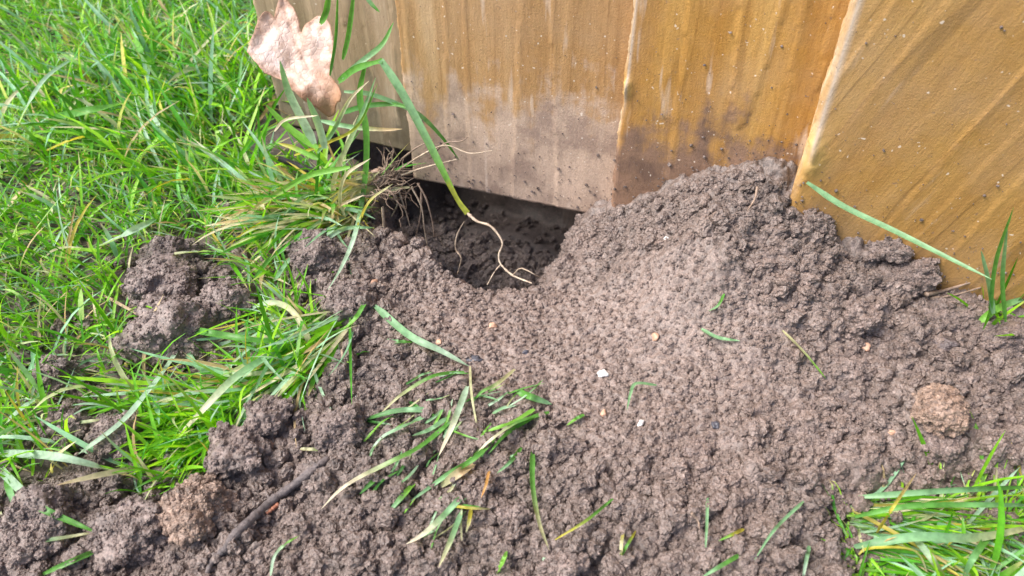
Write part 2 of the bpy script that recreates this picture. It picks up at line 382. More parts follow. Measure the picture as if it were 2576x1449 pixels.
# ------------------------------------------------------------------ ground
def axis(a, b, st, lo, hi, g=1.22):
    mid_ = list(np.arange(a, b + st*.5, st)); s = st; p = a; left = []
    while p > lo: s *= g; p -= s; left.append(p)
    s = st; p = b; right = []
    while p < hi: s *= g; p += s; right.append(p)
    return np.array(left[::-1] + mid_ + right)
ax = axis(-.75, .35, .0035, -12, 12); ay = axis(-.42, .55, .0035, -12, 12)
AX, AY = np.meshgrid(ax, ay)
inb = (AX > -.95) & (AX < .7) & (AY > -.6) & (AY < .8)
GZ = np.where(inb, hs_far(AX, AY), 0) + fbm(AX*120, AY*120, 71, 4)*.003 - .004
wsoil = np.where(inb, soil_w(AX, AY), 0)
near_in = (AX > GX[0] + .003) & (AX < GX[-1] - .003) & (AY > GY[0] + .003) & (AY < GY[-1] - .003)
GZ = np.where(near_in, hs_near(AX, AY) - .004 + fbm(AX*120, AY*120, 71, 4)*.003, GZ) - np.where(near_in, wsoil*.009, 0)
g = put('ground', np.stack([AX, AY, GZ], -1).reshape(-1, 3), gridfaces(len(ax), len(ay)), M_DUST)
tag(g, 'dark damp earth under the lawn', 'ground', kind='structure')

# soil patch thrown out of the hole
F = gridfaces(len(GX), len(GY)); V = np.stack([X, Y, ZS], -1).reshape(-1, 3)
keep = SW.reshape(-1)[F].max(1) > .02; F = F[keep]
used = np.zeros(len(V), bool); used[F.ravel()] = True; idx = np.cumsum(used) - 1
_dry = compact(X, Y).reshape(-1)[used]
soil = put('soil_mound', V[used], idx[F], M_SOIL, None, True, np.stack([_dry]*3, -1))
tag(soil, 'heap of crumbly grey brown soil thrown out of the hole against the fence', 'soil', kind='stuff')

def crumb_tree(name, seed, mat, nvar=14):
    t = bpy.data.node_groups.new(name, 'GeometryNodeTree')
    t.interface.new_socket('Geometry', in_out='INPUT', socket_type='NodeSocketGeometry')
    t.interface.new_socket('Geometry', in_out='OUTPUT', socket_type='NodeSocketGeometry')
    gi = t.nodes.new('NodeGroupInput'); go = t.nodes.new('NodeGroupOutput'); jn = t.nodes.new('GeometryNodeGeometryToInstance')
    posn = t.nodes.new('GeometryNodeInputPosition')
    for k in range(nvar):
        ico = t.nodes.new('GeometryNodeMeshIcoSphere'); ico.inputs['Radius'].default_value = 1; ico.inputs['Subdivisions'].default_value = 4
        last = ico.outputs[0]
        for sc, am in ((.9, 1.5), (2.3, .75), (5.5, .34)):
            nz = t.nodes.new('ShaderNodeTexNoise'); nz.inputs['Scale'].default_value = sc; nz.inputs['Detail'].default_value = 2
            off = t.nodes.new('ShaderNodeVectorMath'); off.operation = 'ADD'; off.inputs[1].default_value = (k*7.3 + seed, k*3.1, k*1.7 + sc)
            t.links.new(posn.outputs[0], off.inputs[0]); t.links.new(off.outputs[0], nz.inputs['Vector'])
            sb = t.nodes.new('ShaderNodeVectorMath'); sb.operation = 'SUBTRACT'; sb.inputs[1].default_value = (.5, .5, .5)
            t.links.new(nz.outputs['Color'], sb.inputs[0])
            ml = t.nodes.new('ShaderNodeVectorMath'); ml.operation = 'SCALE'; ml.inputs['Scale'].default_value = am
            t.links.new(sb.outputs[0], ml.inputs[0])
            sp = t.nodes.new('GeometryNodeSetPosition'); t.links.new(last, sp.inputs[0]); t.links.new(ml.outputs[0], sp.inputs['Offset']); last = sp.outputs[0]
        sm = t.nodes.new('GeometryNodeSetMaterial'); sm.inputs['Material'].default_value = mat
        t.links.new(last, sm.inputs[0]); t.links.new(sm.outputs[0], jn.inputs[0])
    ip = t.nodes.new('GeometryNodeInstanceOnPoints'); ip.inputs['Pick Instance'].default_value = True
    mp = t.nodes.new('GeometryNodeMeshToPoints')
    t.links.new(gi.outputs[0], ip.inputs['Points']); t.links.new(jn.outputs[0], ip.inputs['Instance'])
    for nm, tp, so_ in (('siz', 'FLOAT_VECTOR', 'Scale'), ('rot', 'FLOAT_VECTOR', 'Rotation'), ('pick', 'INT', 'Instance Index')):
        a = t.nodes.new('GeometryNodeInputNamedAttribute'); a.data_type = tp; a.inputs['Name'].default_value = nm
        t.links.new(a.outputs[0], ip.inputs[so_])
    t.links.new(ip.outputs[0], go.inputs[0]); t.nodes.remove(mp)
    return t
def scatter(name, pts, rad, mat, parent=None, seed=0, flat=.78, tree=None, dry=None):
    n = len(pts); m = bpy.data.meshes.new(name); m.vertices.add(n); m.vertices.foreach_set('co', np.asarray(pts, np.float32).ravel())
    sz = (rad[:, None]*np.stack([rng.uniform(.8, 1.35, n), rng.uniform(.75, 1.1, n), rng.uniform(flat - .15, flat + .2, n)], -1)).astype(np.float32)
    rt = np.stack([rng.normal(0, .5, n), rng.normal(0, .5, n), rng.uniform(0, 6.28, n)], -1).astype(np.float32)
    a = m.attributes.new('siz', 'FLOAT_VECTOR', 'POINT'); a.data.foreach_set('vector', sz.ravel())
    a = m.attributes.new('rot', 'FLOAT_VECTOR', 'POINT'); a.data.foreach_set('vector', rt.ravel())
    a = m.attributes.new('pick', 'INT', 'POINT'); a.data.foreach_set('value', rng.integers(0, 14, n).astype(np.int32))
    if dry is not None:
        a = m.attributes.new('dry', 'FLOAT', 'POINT'); a.data.foreach_set('value', dry.astype(np.float32))
    m.materials.append(mat)
    o = bpy.data.objects.new(name, m); COL.objects.link(o)
    if parent: o.parent = parent
    md = o.modifiers.new('crumbs', 'NODES'); md.node_group = tree or crumb_tree(name, seed, mat); o['kind'] = 'stuff'
    return o
n = 170000
cx = rng.uniform(-.30, .165, n); cy = rng.uniform(-.27, .11, n)
ww = sw(cx, cy); cmp_ = compact(cx, cy)
u_ = rng.random(n); rad = .00040*(1 - u_*.988)**(-.52); rad = np.clip(rad, .00036, .0036)
ok = (rng.random(n) < ww*(1 - .45*cmp_)) & ~((cmp_ > .45) & (rad > .0011))
# nothing inside the boards
ok &= ~((cy > -.0055) & (cy < .03) & (cx > -.08)) & ~((cy > -.0145) & (cy < .03) & (cx > .0075))
cx, cy, rad = cx[ok], cy[ok], rad[ok]
cz = soil_z(cx, cy) + rad*.25
scatter('crumb', np.stack([cx, cy, cz], -1), rad, M_CRUMB, soil, 0, dry=compact(cx, cy))
n = 26000   # crumbs among the grass roots
cx = rng.uniform(-.7, .3, n); cy = rng.uniform(-.35, .45, n); ok = (sw(cx, cy) < .5) & ~((cy > -.02) & (cy < .04) & (cx > -.28))
cx, cy = cx[ok], cy[ok]; rad = np.clip(.0007*(1 - rng.random(len(cx))*.98)**(-.5), 0, .004)
o = scatter('soil_crumbs', np.stack([cx, cy, hs(cx, cy) - .002], -1), rad, M_SOIL, None, 50)
tag(o, 'loose crumbs of soil lying between the grass stems of the lawn', 'soil crumbs', kind='stuff')

# ------------------------------------------------------------------ fence
fence = bpy.data.objects.new('wooden_fence', None); COL.objects.link(fence); fence.location = (-.05, 0, 0)
tag(fence, 'golden brown feather edge board fence with mud splashed along its foot', 'fence')
def board(x0, x1, yl, yr, thick, mat, seed, chamfer, slant=0.0, fine=True, zb=0.0, label=None, burr=None, relief=1.0):
    """x0..x1 span; yl / yr front face depth at its left / right edge; thick = depth of the left edge"""
    st = .0011 if fine else .02
    xs = np.unique(np.concatenate([[x0, x0 + chamfer*.5, x0 + chamfer], np.arange(x0 + chamfer, x1, st), [x1]]))
    zs = np.concatenate([np.arange(zb, .17, st), np.arange(.17, 1.5, .06)]) if fine else np.arange(zb, 1.5, .12)
    XX, ZZ = np.meshgrid(xs, zs); t = (XX - x0)/(x1 - x0)
    YY = yl + (yr - yl)*t
    qx = XX + (ZZ)*math.tan(slant)
    if fine:
        YY = YY + relief*(fbm(qx*22, ZZ*2, seed, 2)*.0009 + fbm(qx*210, ZZ*10, seed + 9, 3)*.00012)
        saw = (qx*48 + fbm(qx*30, ZZ*2, seed + 5, 2)*2.2) % 1.0
        YY = YY + relief*(.00030*saw - .00025*np.exp(-((saw - .03)/.05)**2))
    cw = np.clip(1 - (XX - x0)/chamfer, 0, 1); rag = .35 + .9*vnoise(ZZ*170, ZZ*0 + seed, seed) + .5*vnoise(ZZ*600, XX*900, seed + 1)
    YY = YY + cw**1.5*chamfer*.9*rag
    XX2 = XX + (cw > .9)*(fbm(ZZ*160, ZZ*0, seed + 3, 3)*.0010 + fbm(ZZ*700, ZZ*0, seed + 4, 2)*.0006) - (ZZ <= zb + 1e-6)*0
    ZZ2 = ZZ + (ZZ < zb + 1e-6)*fbm(XX*300, XX*0, seed + 2, 2)*.0005
    raw = np.clip((1.0 - (XX - x0)/(chamfer*.9)), 0, 1)*(ZZ > .012)*sstep(.15, .6, vnoise(ZZ*55, ZZ*0, seed + 7) + .4*(x0 == XC))*sstep(.040, .058, ZZ)
    yel = np.zeros_like(raw); gry = np.zeros_like(raw)
    if burr:
        for bx, bz, br, bh in burr:
            gq = np.exp(-(((XX - bx)/br)**2 + ((ZZ - bz)/(br*1.9))**2)); YY = YY - gq*bh*(.6 + .8*vnoise(XX*900, ZZ*400, 5)); yel = np.maximum(yel, np.clip(gq*.9, 0, 1))
        gry = np.exp(-((XX - x0 - chamfer*1.1)/(chamfer*.45))**2)*sstep(.058, .075, ZZ)
        raw = raw*(1 - .3*sstep(.06, .05, ZZ))
    nx, nz = len(xs), len(zs); v = np.stack([XX2, YY, ZZ2], -1).reshape(-1, 3); f = gridfaces(nx, nz)
    col = np.stack([raw, yel, gry], -1).reshape(-1, 3)
    base = len(v); i = np.arange(nx*nz).reshape(nz, nx)
    back_y = max(yl, yr) + thick
    ring = np.concatenate([i[0, :], i[1:, -1], i[-1, -2::-1], i[-2:0:-1, 0]])
    bv = v[ring].copy(); bv[:, 1] = back_y; v = np.vstack([v, bv]); m_ = len(ring)
    b_ = base + np.arange(m_); side = np.stack([ring, b_, np.roll(b_, -1), np.roll(ring, -1)], -1)
    v = np.vstack([v, [[(x0 + x1)/2, back_y, .7]]]); cidx = len(v) - 1
    tri = np.stack([np.roll(b_, -1), b_, np.full(m_, cidx), np.full(m_, cidx)], -1)
    faces = np.vstack([f, side]); col = np.vstack([col, np.zeros((m_ + 1, 3))])
    m = bpy.data.meshes.new('board'); m.from_pydata(v.tolist(), [], faces.tolist() + [[int(a), int(b), int(c)] for a, b, c, _ in tri])
    at = m.color_attributes.new('col', 'FLOAT_COLOR', 'POINT'); c4 = np.ones((len(v), 4), np.float32); c4[:, :3] = col; at.data.foreach_set('color', c4.ravel())
    m.polygons.foreach_set('use_smooth', np.arange(len(m.polygons)) < len(f))
    m.materials.append(mat); m.update()
    o = bpy.data.objects.new('board', m); COL.objects.link(o); o.parent = fence; o.matrix_parent_inverse = fence.matrix_basis.inverted()
    if label: o['label'] = label
    return o
XA, XB, XC, XD = -.1705, -.0665, .0085, .114
board(-.262, -.160, .018, .020, .012, W_LEFT, 11, .0012, label='recessed grey brown board at the left end')
board(XA, XB + .004, -.001, .006, .010, W_AB, 23, .0011, label='board with pale mud stained foot hanging over the hole', relief=1.0)
board(XB, XC + .004, -.003, .004, .010, W_BC, 37, .0014, R(2), label='golden board with dark damp patches at its foot', burr=[(XB + .001, .075, .0022, .0022), (XB + .0006, .118, .0016, .0014)])
board(XC, XD + .004, -.012, -.002, .012, W_C, 51, .0023, R(-19), label='ochre board with slanting grain', burr=[(XC + .0035, .066, .0036, .0022), (XC + .002, .073, .0026, .0016)], relief=.8)
board(XD, XD + .108, -.010, .002, .012, W_BC, 63, .002, fine=False)
board(XD + .104, XD + .212, -.010, .002, .012, W_AB, 65, .002, fine=False)
board(XD + .208, XD + .316, -.010, .002, .012, W_C, 67, .002, fine=False)
_n = 650; bx = rng.uniform(XA + .004, XD - .002, _n); bz = np.where(rng.random(_n) < .7, rng.exponential(.010, _n), rng.uniform(.0, .13, _n))
def face_y(x):
    return np.where(x < XB, -.001 + .007*(x - XA)/(XB + .004 - XA), np.where(x < XC, -.003 + .007*(x - XB)/(XC + .004 - XB), -.012 + .010*(x - XC)/(XD + .004 - XC)))
bz = np.where(bz < .06, np.maximum(hs(bx, bx*0 - .012), 0) + bz, bz)
_k = (bz > .001) & (bz < .16); bx, bz = bx[_k], bz[_k]
scatter('stuck_crumb', np.stack([bx + .05, face_y(bx) - .0002, bz], -1), np.clip(.00016*(1 - rng.random(len(bx))*.98)**(-.5), .00016, .0007)*np.where(bz > .07, .7, 1.0), M_SOIL, fence, 20)
for z0 in (.28, 1.15):
    bm = bmesh.new(); r_ = bmesh.ops.create_cube(bm, size=1)
    for v_ in r_['verts']: v_.co = Vector((v_.co.x*.69 + .083, v_.co.y*.04 + .056, v_.co.z*.07 + z0))
    me = bpy.data.meshes.new('rail'); bm.to_mesh(me); bm.free(); me.materials.append(W_LEFT); ro = bpy.data.objects.new('rail', me); COL.objects.link(ro); ro.parent = fence; ro.matrix_parent_inverse = fence.matrix_basis.inverted()

# ------------------------------------------------------------------ grass
GREENS = np.array([(.085, .30, .010), (.13, .39, .014), (.20, .48, .018), (.09, .34, .035), (.27, .54, .030)])
SKY_GLINT = np.array([(.24, .46, .28), (.36, .56, .40)]); PALE = np.array([(.52, .58, .32), (.58, .54, .36)]); STRAW = np.array([(.55, .42, .24), (.48, .33, .16), (.50, .42, .08)])  # bluish and pale sets: own pale green plus sky glints painted in
def blades(root, az, length, width, lean, curl, twist, col, tip, nseg=5):
    n = len(root); s = np.linspace(0, 1, nseg + 1)[None, :]
    th = lean[:, None] + curl[:, None]*s                       # angle from vertical
    a = az[:, None] + twist[:, None]*s
    dx = np.sin(th)*np.cos(a); dy = np.sin(th)*np.sin(a); dz = np.cos(th)
    seg = length[:, None]/nseg
    P = np.zeros((n, nseg + 1, 3)); P[:, 0] = root
    for i in range(1, nseg + 1):
        P[:, i, 0] = P[:, i-1, 0] + dx[:, i-1]*seg[:, 0]; P[:, i, 1] = P[:, i-1, 1] + dy[:, i-1]*seg[:, 0]; P[:, i, 2] = P[:, i-1, 2] + dz[:, i-1]*seg[:, 0]
    P[..., 2] = np.maximum(P[..., 2], soil_z(P[..., 0], P[..., 1]) + .0012)
    roll = rng.normal(0, .5, n)[:, None]
    sx = -np.sin(a)*np.cos(roll); sy = np.cos(a)*np.cos(roll); sz = np.sin(roll)*np.ones_like(a)
    prof = np.array([.55, .9, 1, .92, .62, .06]) if nseg == 5 else np.interp(np.linspace(0, 1, nseg + 1), [0, .2, .6, .85, 1], [.55, .95, 1, .6, .05])
    hw = width[:, None]*.5*prof[None, :]
    side = np.stack([sx, sy, sz], -1)*hw[..., None]
    mid = P - np.stack([dx*0, dy*0, np.ones_like(dx)], -1)*(hw*.35)[..., None]
    Vv = np.stack([P - side, mid, P + side], 2)                # n, seg+1, 3, 3
    base = (np.arange(n)*(nseg + 1)*3)[:, None, None]
    i = (np.arange(nseg)*3)[None, :, None]; j = np.arange(2)[None, None, :]
    q = base + i + j; Fq = np.stack([q, q + 1, q + 4, q + 3], -1).reshape(-1, 4)
    tt = np.clip((s - .72)/.28, 0, 1)[..., None]
    cc = col[:, None, :]*(1 - tt) + tip[:, None, :]*tt
    cb = np.clip(1 - s/.25, 0, 1)[..., None]*.45; cc = cc*(1 - cb) + np.array([.30, .34, .16])*cb
    cc = np.repeat(cc[:, :, None, :], 3, 2)
    return Vv.reshape(-1, 3), Fq, cc.reshape(-1, 3)
def colours(n, pg=.74, pb=.12, pp=.06):
    k = rng.random(n); c = GREENS[rng.integers(0, 5, n)].copy()
    b = (k > pg) & (k <= pg + pb); c[b] = SKY_GLINT[rng.integers(0, 2, b.sum())]
    b = (k > pg + pb) & (k <= pg + pb + pp); c[b] = PALE[rng.integers(0, 2, b.sum())]
    b = k > pg + pb + pp; c[b] = STRAW[rng.integers(0, 3, b.sum())]
    c = c*rng.uniform(.8, 1.25, (n, 1)); tip = c.copy(); t = rng.random(n) < .22; tip[t] = STRAW[0]*.9
    return c, tip
LAWN_OUT_R = pxpoly([(2100, 1290), (2180, 1240), (2600, 1195), (2900, 1000)]) 
def lawn_points(n, x0, x1, y0, y1):
    x = rng.uniform(x0, x1, n); y = rng.uniform(y0, y1, n)
    dens = .72 + .28*sstep(.30, .6, vnoise(x*38, y*38, 80))
    k = (sw(x, y) < .2) & ~((poly_sd(x, y, SOIL2[0]) > .002)) & (rng.random(n) < dens) & ~((y > -.016) & (x > -.275) & (y < .10))
    return x[k], y[k]
parts_v, parts_f, parts_c = [], [], []; off = 0
def addb(t):
    global off
    parts_v.append(t[0]); parts_f.append(t[1] + off); parts_c.append(t[2]); off += len(t[0])
def flush(name):
    global parts_v, parts_f, parts_c, off
    o = put(name, np.vstack(parts_v), np.vstack(parts_f), M_GRASS, None, True, np.vstack(parts_c)); parts_v, parts_f, parts_c = [], [], []; off = 0; return o
def lawn(n, box, lmin, lmax, wmin, wmax, leanm, leans, az0=None, azs=1.2, colp=(.74, .12, .06)):
    x, y = lawn_points(n, *box); m = len(x)
    az = rng.uniform(0, 6.28, m) if az0 is None else np.where(rng.random(m) < .7, az0 + rng.normal(0, azs, m), rng.uniform(0, 6.28, m))
    c, t = colours(m, *colp)
    addb(blades(np.stack([x, y, hs(x, y) - .003], -1), az, rng.uniform(lmin, lmax, m), rng.uniform(wmin, wmax, m), np.abs(rng.normal(leanm, leans, m)), rng.uniform(.1, 1.3, m), rng.normal(0, .5, m), c, t))
lawn(38000, (-.62, -.13, -.26, .34), .008, .026, .0006, .0014, .6, .4, R(225), 1.5, (.76, .15, .06))       # short turf
lawn(5200, (-.62, -.15, -.26, .34), .020, .042, .0010, .0024, .65, .4, R(240), 1.6, (.64, .26, .07))          # longer blades
lawn(700, (-.40, -.18, -.06, .06), .035, .060, .0014, .0028, .7, .3, R(235), 1.2, (.66, .2, .1))
lawn(3500, (-.62, -.13, -.26, .34), .010, .030, .0005, .0011, 1.35, .2, None, 1.2, (.35, .15, .30))  # thatch
lawn(5000, (-1.0, -.5, -.5, .7), .02, .05, .0015, .003, .6, .4)
lawn(4500, (-.5, .45, -.55, -.25), .015, .045, .0012, .0028, .6, .4)
lawn(3500, (.08, .6, -.3, .0), .015, .045, .0012, .0028, .7, .4)
lawn(3000, (-.9, .5, .1, .8), .02, .05, .0015, .003, .6, .4)
o = flush('lawn_grass'); tag(o, 'bright green lawn grass growing left of the hole and around the soil', 'grass', kind='stuff')

def tuft(name, poly, n, az0, azs, lean, leans, l0, l1, w0, w1, label, colp=(.74, .12, .06), curl=(.0, .5), lift=0., tint=None, z=.003):
    P = np.array(pxpoly(poly, z)); x = rng.uniform(P[:, 0].min(), P[:, 0].max(), n*4); y = rng.uniform(P[:, 1].min(), P[:, 1].max(), n*4)
    k = poly_sd(x, y, [tuple(p) for p in P]) > 0; x = x[k][:n]; y = y[k][:n]; m = len(x)
    c, t = colours(m, *colp)
    if tint is not None: c = c*np.array(tint)
    addb(blades(np.stack([x, y, soil_z(x, y) - .002 + rng.uniform(0, lift, m)], -1), rng.normal(az0, azs, m), rng.uniform(l0, l1, m), rng.uniform(w0, w1, m),
                np.clip(rng.normal(lean, leans, m), 0, 1.75), rng.uniform(curl[0], curl[1], m), rng.normal(0, .35, m), c, t, 7))
    if name:
        o = flush(name); tag(rebase(o), label, 'grass tuft'); return o
# image directions in the ground plane: right = YAW, down (towards camera) = YAW-90
def imdir(u0, v0, u1, v1):
    a = on_z(u0, v0, 0); b = on_z(u1, v1, 0); return math.atan2(b[1] - a[1], b[0] - a[0])
tuft('', [(690, 760), (930, 770), (900, 850), (800, 930), (690, 880)], 75, imdir(860, 790, 640, 960), .35, 1.42, .12, .03, .052, .0009, .0019, '', (.30, .34, .28), (.0, .3), .005)
tuft('grass_tuft', [(740, 830), (900, 820), (860, 900), (770, 960)], 60, imdir(870, 830, 700, 1000), .3, 1.42, .12, .02, .038, .0014, .0026, 'flattened tuft of pale and green blades swept over the soil below the clods', (.5, .3, .14), (.0, .3), .004)
tuft('grass_tuft', [(430, 1010), (590, 990), (590, 1080), (500, 1130), (420, 1110)], 260, imdir(560, 1010, 390, 1140), .55, 1.2, .25, .010, .024, .0006, .0014, 'small bright yellow green tuft of fine blades above the brown clod', (.97, .01, .01), (.1, .6), .006, (1.5, 1.35, .8))
tuft('', [(2120, 1260), (2250, 1230), (2260, 1330), (2170, 1400), (2130, 1330)], 170, imdir(2150, 1270, 2500, 1310), .24, 1.56, .06, .022, .048, .0007, .0015, '', (.55, .25, .14), (.0, .2), .004)
tuft('', [(2130, 1290), (2576, 1230), (2760, 1250), (2700, 1500), (2160, 1500)], 520, 0, 2.5, 1.2, .3, .008, .018, .0006, .0012, '', (.74, .12, .06), (.1, .8))
tuft('grass_tuft', [(2180, 1300), (2576, 1250), (2700, 1350), (2600, 1500), (2170, 1500)], 220, imdir(2200, 1310, 2500, 1350), .75, 1.52, .10, .018, .038, .0007, .0015, 'large green tuft combed to the right in the lower right corner', (.55, .25, .14), (.0, .3), .004)
tuft('grass_tuft', [(720, 470), (880, 480), (900, 590), (770, 600), (690, 560)], 230, imdir(880, 500, 640, 620), .45, 1.15, .25, .02, .05, .001, .0022, 'yellowing tuft of thin blades hanging beside the root clump', (.35, .15, .30), (.1, .7), .01)
tuft('grass_tuft', [(460, 940), (620, 900), (720, 950), (640, 1010), (480, 1010)], 70, imdir(700, 930, 470, 1030), .4, 1.3, .2, .02, .045, .001, .0022, 'thin dull green tuft lying over the dark soil left of the centre', (.5, .3, .12), (0, .4), .004)
tuft('grass_tuft', [(820, 170), (880, 160), (890, 250), (830, 270)], 26, R(80), 1.2, .35, .25, .03, .055, .0014, .0026, 'upright green tuft growing right of the oak leaf against the fence', (.95, .04, 0), (.0, .8), .0, None, .0)
tuft('grass_tuft', [(2460, 770), (2620, 765), (2660, 860), (2470, 850)], 34, R(20), 1.6, .6, .3, .018, .04, .0012, .0022, 'sparse green tuft growing at the fence foot on the right', (.95, .04, 0), (.0, .8), .0, None, .008)

# ---- single blades traced where they lie
def cr(P, n):
    P = np.asarray(P, float); Q = np.vstack([2*P[0] - P[1], P, 2*P[-1] - P[-2]])
    L = np.concatenate([[0], np.cumsum(np.linalg.norm(np.diff(P, axis=0), axis=1))]); out = []
    for s in np.linspace(0, L[-1], n):
        i = min(np.searchsorted(L, s, side='right') - 1, len(P) - 2); t = (s - L[i])/(L[i+1] - L[i] + 1e-12)
        a, b, c, d = Q[i], Q[i+1], Q[i+2], Q[i+3]
        out.append(.5*((2*b) + (c - a)*t + (2*a - 5*b + 4*c - d)*t*t + (3*b - a - 3*c + d)*t**3))
    return np.array(out)
GC = {'g': (.115, .32, .060), 'G': (.19, .44, .065), 'd': (.070, .23, .05), 'b': (.22, .42, .22), 'B': (.38, .54, .40), 'p': (.46, .46, .27), 's': (.58, .44, .27), 'y': (.46, .42, .06), 'w': (.66, .60, .46), 'o': (.55, .30, .10), 'r': (.52, .40, .28)}  # b, B: pale green with bluish sky gloss painted in
def ribbon(P, w, c0, c1, nrm=(0, 0, 1), taper=(.5, .06), nseg=None, twist=0.0, fold=.55):
    n = nseg or max(8, len(P)*4); Q = cr(P, n); T = np.gradient(Q, axis=0); T /= np.linalg.norm(T, axis=1)[:, None] + 1e-12
    nr = np.asarray(nrm, float); s = np.linspace(0, 1, n); sd_ = np.cross(T, nr); sd_ /= np.linalg.norm(sd_, axis=1)[:, None] + 1e-9
    up = np.cross(sd_, T); ang = twist*np.sin(s*3.1) ; sd2 = sd_*np.cos(ang)[:, None] + up*np.sin(ang)[:, None]
    prof = np.interp(s, [0, .12, .6, .88, 1], [taper[0], 1, .95, .55, taper[1]])*w*.5
    up2 = np.cross(sd2, T)
    L_ = Q - sd2*prof[:, None]; R_ = Q + sd2*prof[:, None]; M_ = Q - up2*(prof*fold)[:, None]*np.sign((up2*nr).sum(1))[:, None]
    V_ = np.stack([L_, M_, R_], 1).reshape(-1, 3); i = np.arange(n - 1)*3
    F_ = np.vstack([np.stack([i, i+1, i+4, i+3], -1), np.stack([i+1, i+2, i+5, i+4], -1)])
    cs = np.linspace(0, 1, n)[:, None]; k = sstep(.35, .85, cs); cc = np.array(GC[c0])*(1 - k) + np.array(GC[c1])*k
    return V_, F_, np.repeat(cc, 3, 0)
def px2m(p, px): return px*float(np.dot(p - CAM, _F))/FPX
def blade(pts, w, c0, c1, label, lift=.0015, group=None, plane=None, name='grass_strand', cat='grass blade', taper=(.5, .06), parent=None):
    """plane None: the blade lies on the ground; a number or list: it stands free at that depth from the fence"""
    P = []; K = len(pts); m_ = max(7, K*3) 
    pl = plane if isinstance(plane, (list, tuple)) else [plane]*K
    Q2 = cr([(u, v, 0 if pl[k] is None else pl[k]) for k, (u, v) in enumerate(pts)], m_)
    for k, (u, v, yy) in enumerate(Q2):
        s_ = k/(m_ - 1)
        if plane is None: P.append(cover_pt(u, v, lift*1.25*math.sin(math.pi*(s_*.94 + .03)) + .0005))
        else:
            a_ = on_y(u, v, yy); b_ = cover_pt(u, v, .008)
            P.append(b_ if np.linalg.norm(b_ - CAM) < np.linalg.norm(a_ - CAM) else a_)
    P = np.array(P); wm = px2m(P.mean(0), w)*(.86 if plane is None else .88)
    nr = (0, 0, 1) if plane is None else tuple(-_F)
    if plane is None: nr = (random.uniform(-.35, .35), random.uniform(-.6, .1), 1)
    o = put(name, *ribbon(P, wm, c0, c1, nr, taper, twist=random.uniform(-.5, .5))[:2], M_GRASS, parent, True, None)
    c = ribbon(P, wm, c0, c1, nr, taper)[2]; at = o.data.color_attributes.new('col', 'FLOAT_COLOR', 'POINT')
    c4 = np.ones((len(c), 4), np.float32); c4[:, :3] = c; at.data.foreach_set('color', c4.ravel())
    if not parent: tag(rebase(o), label, cat, group)
    return o
LG = 'loose grass blades lying on the soil'; HG = 'long blades hanging across the hole'; SG = 'blades lying over the lawn edge'
# across the hole
blade([(850, 205), (895, 172), (960, 152)], 20, 'g', 'g', 'broad green blade arching up to the kink of the long shoot over the hole', plane=[-.03, -.032, -.034], taper=(.7, .8), group=HG)
blade([(918, 165), (905, 240), (921, 330), (918, 450), (895, 580), (862, 665), (825, 728)], 20, 'g', 'B', 'long blade falling straight down left of the root clump with a pale tip', plane=[-.03, -.032, -.036, -.04, -.044, -.048, -.052], group=HG)
blade([(850, 560), (838, 480), (852, 415), (900, 310), (945, 195)], 17, 'p', 'b', 'pale blade rising left of the root clump to a fine point', plane=[-.046, -.044, -.042, -.04, -.036], group=HG)
blade([(798, 385), (838, 330), (880, 250), (928, 203)], 12, 'b', 'w', 'thin curved blade with whitish curled tip below the oak leaf', plane=-.04, group=HG)
blade([(865, 230), (930, 236), (1010, 265), (1060, 292), (1112, 345), (1155, 402)], 13, 'b', 'd', 'thin green blade arching against the mud stained board', plane=[-.028, -.026, -.022, -.018, -.012, -.006], group=HG)
blade([(855, 285), (920, 266), (990, 262), (1040, 275)], 15, 'd', 'g', 'short dark green blade pointing right below the kinked shoot', plane=-.024, group=HG)
blade([(805, 303), (880, 318), (960, 325), (1012, 324)], 14, 'b', 's', 'level blade with brown pale end above the dark gap', plane=-.03, group=HG)
blade([(860, 195), (915, 150), (962, 110), (990, 55)], 17, 'b', 'g', 'blade leaning up and right against the grey board', plane=[-.03, -.024, -.016, -.008], group=HG)
blade([(740, 390), (820, 360), (900, 315), (950, 210)], 9, 'y', 'g', 'very thin yellowish stem crossing below the oak leaf', plane=-.044, group=HG)
blade([(862, 150), (876, 90), (888, 0), (890, -40)], 15, 'g', 'g', 'upright dark green blade in front of the grey board right of the oak leaf', plane=-.02, group=HG)
blade([(830, 190), (845, 90), (850, -30)], 9, 'd', 'g', 'thin upright blade between oak leaf and dark green blade', plane=-.022, group=HG)
blade([(805, 60), (820, 30), (830, -30)], 18, 'g', 'g', 'short blade rising behind the top notch of the oak leaf', plane=-.014, group=HG)
blade([(912, -20), (935, 10), (955, 30)], 12, 'b', 'g', 'blade tip hanging in from the top edge over the grey board', plane=-.02, group=HG)
blade([(792, 362), (760, 300), (726, 230), (704, 152)], 27, 'B', 'b', 'widest upright blade in front of the oak leaf', plane=-.05, group=SG)
blade([(800, 372), (728, 322), (668, 262)], 22, 'G', 'G', 'broad blade leaning left below the oak leaf', plane=-.05, group=SG)
blade([(818, 374), (800, 310), (772, 245)], 22, 'B', 'b', 'broad blade pointing up at the lower tip of the oak leaf', plane=-.048, group=SG)
blade([(800, 400), (740, 372), (700, 360)], 15, 'G', 'y', 'short bright blade with yellow tip beneath the broad blades', plane=-.048, group=SG)
blade([(880, 420), (780, 440), (700, 485), (640, 525), (575, 592)], 16, 'G', 's', 'blade with withered straw coloured end pointing lower left', plane=[-.05, -.055, -.062, -.068, -.075], group=SG)
blade([(1030, 470), (960, 480), (880, 500), (800, 560), (700, 640)], 12, 'p', 'b', 'pale sheath blade running left from the root clump', plane=[-.03, -.036, -.045, -.055, -.07], group=SG)
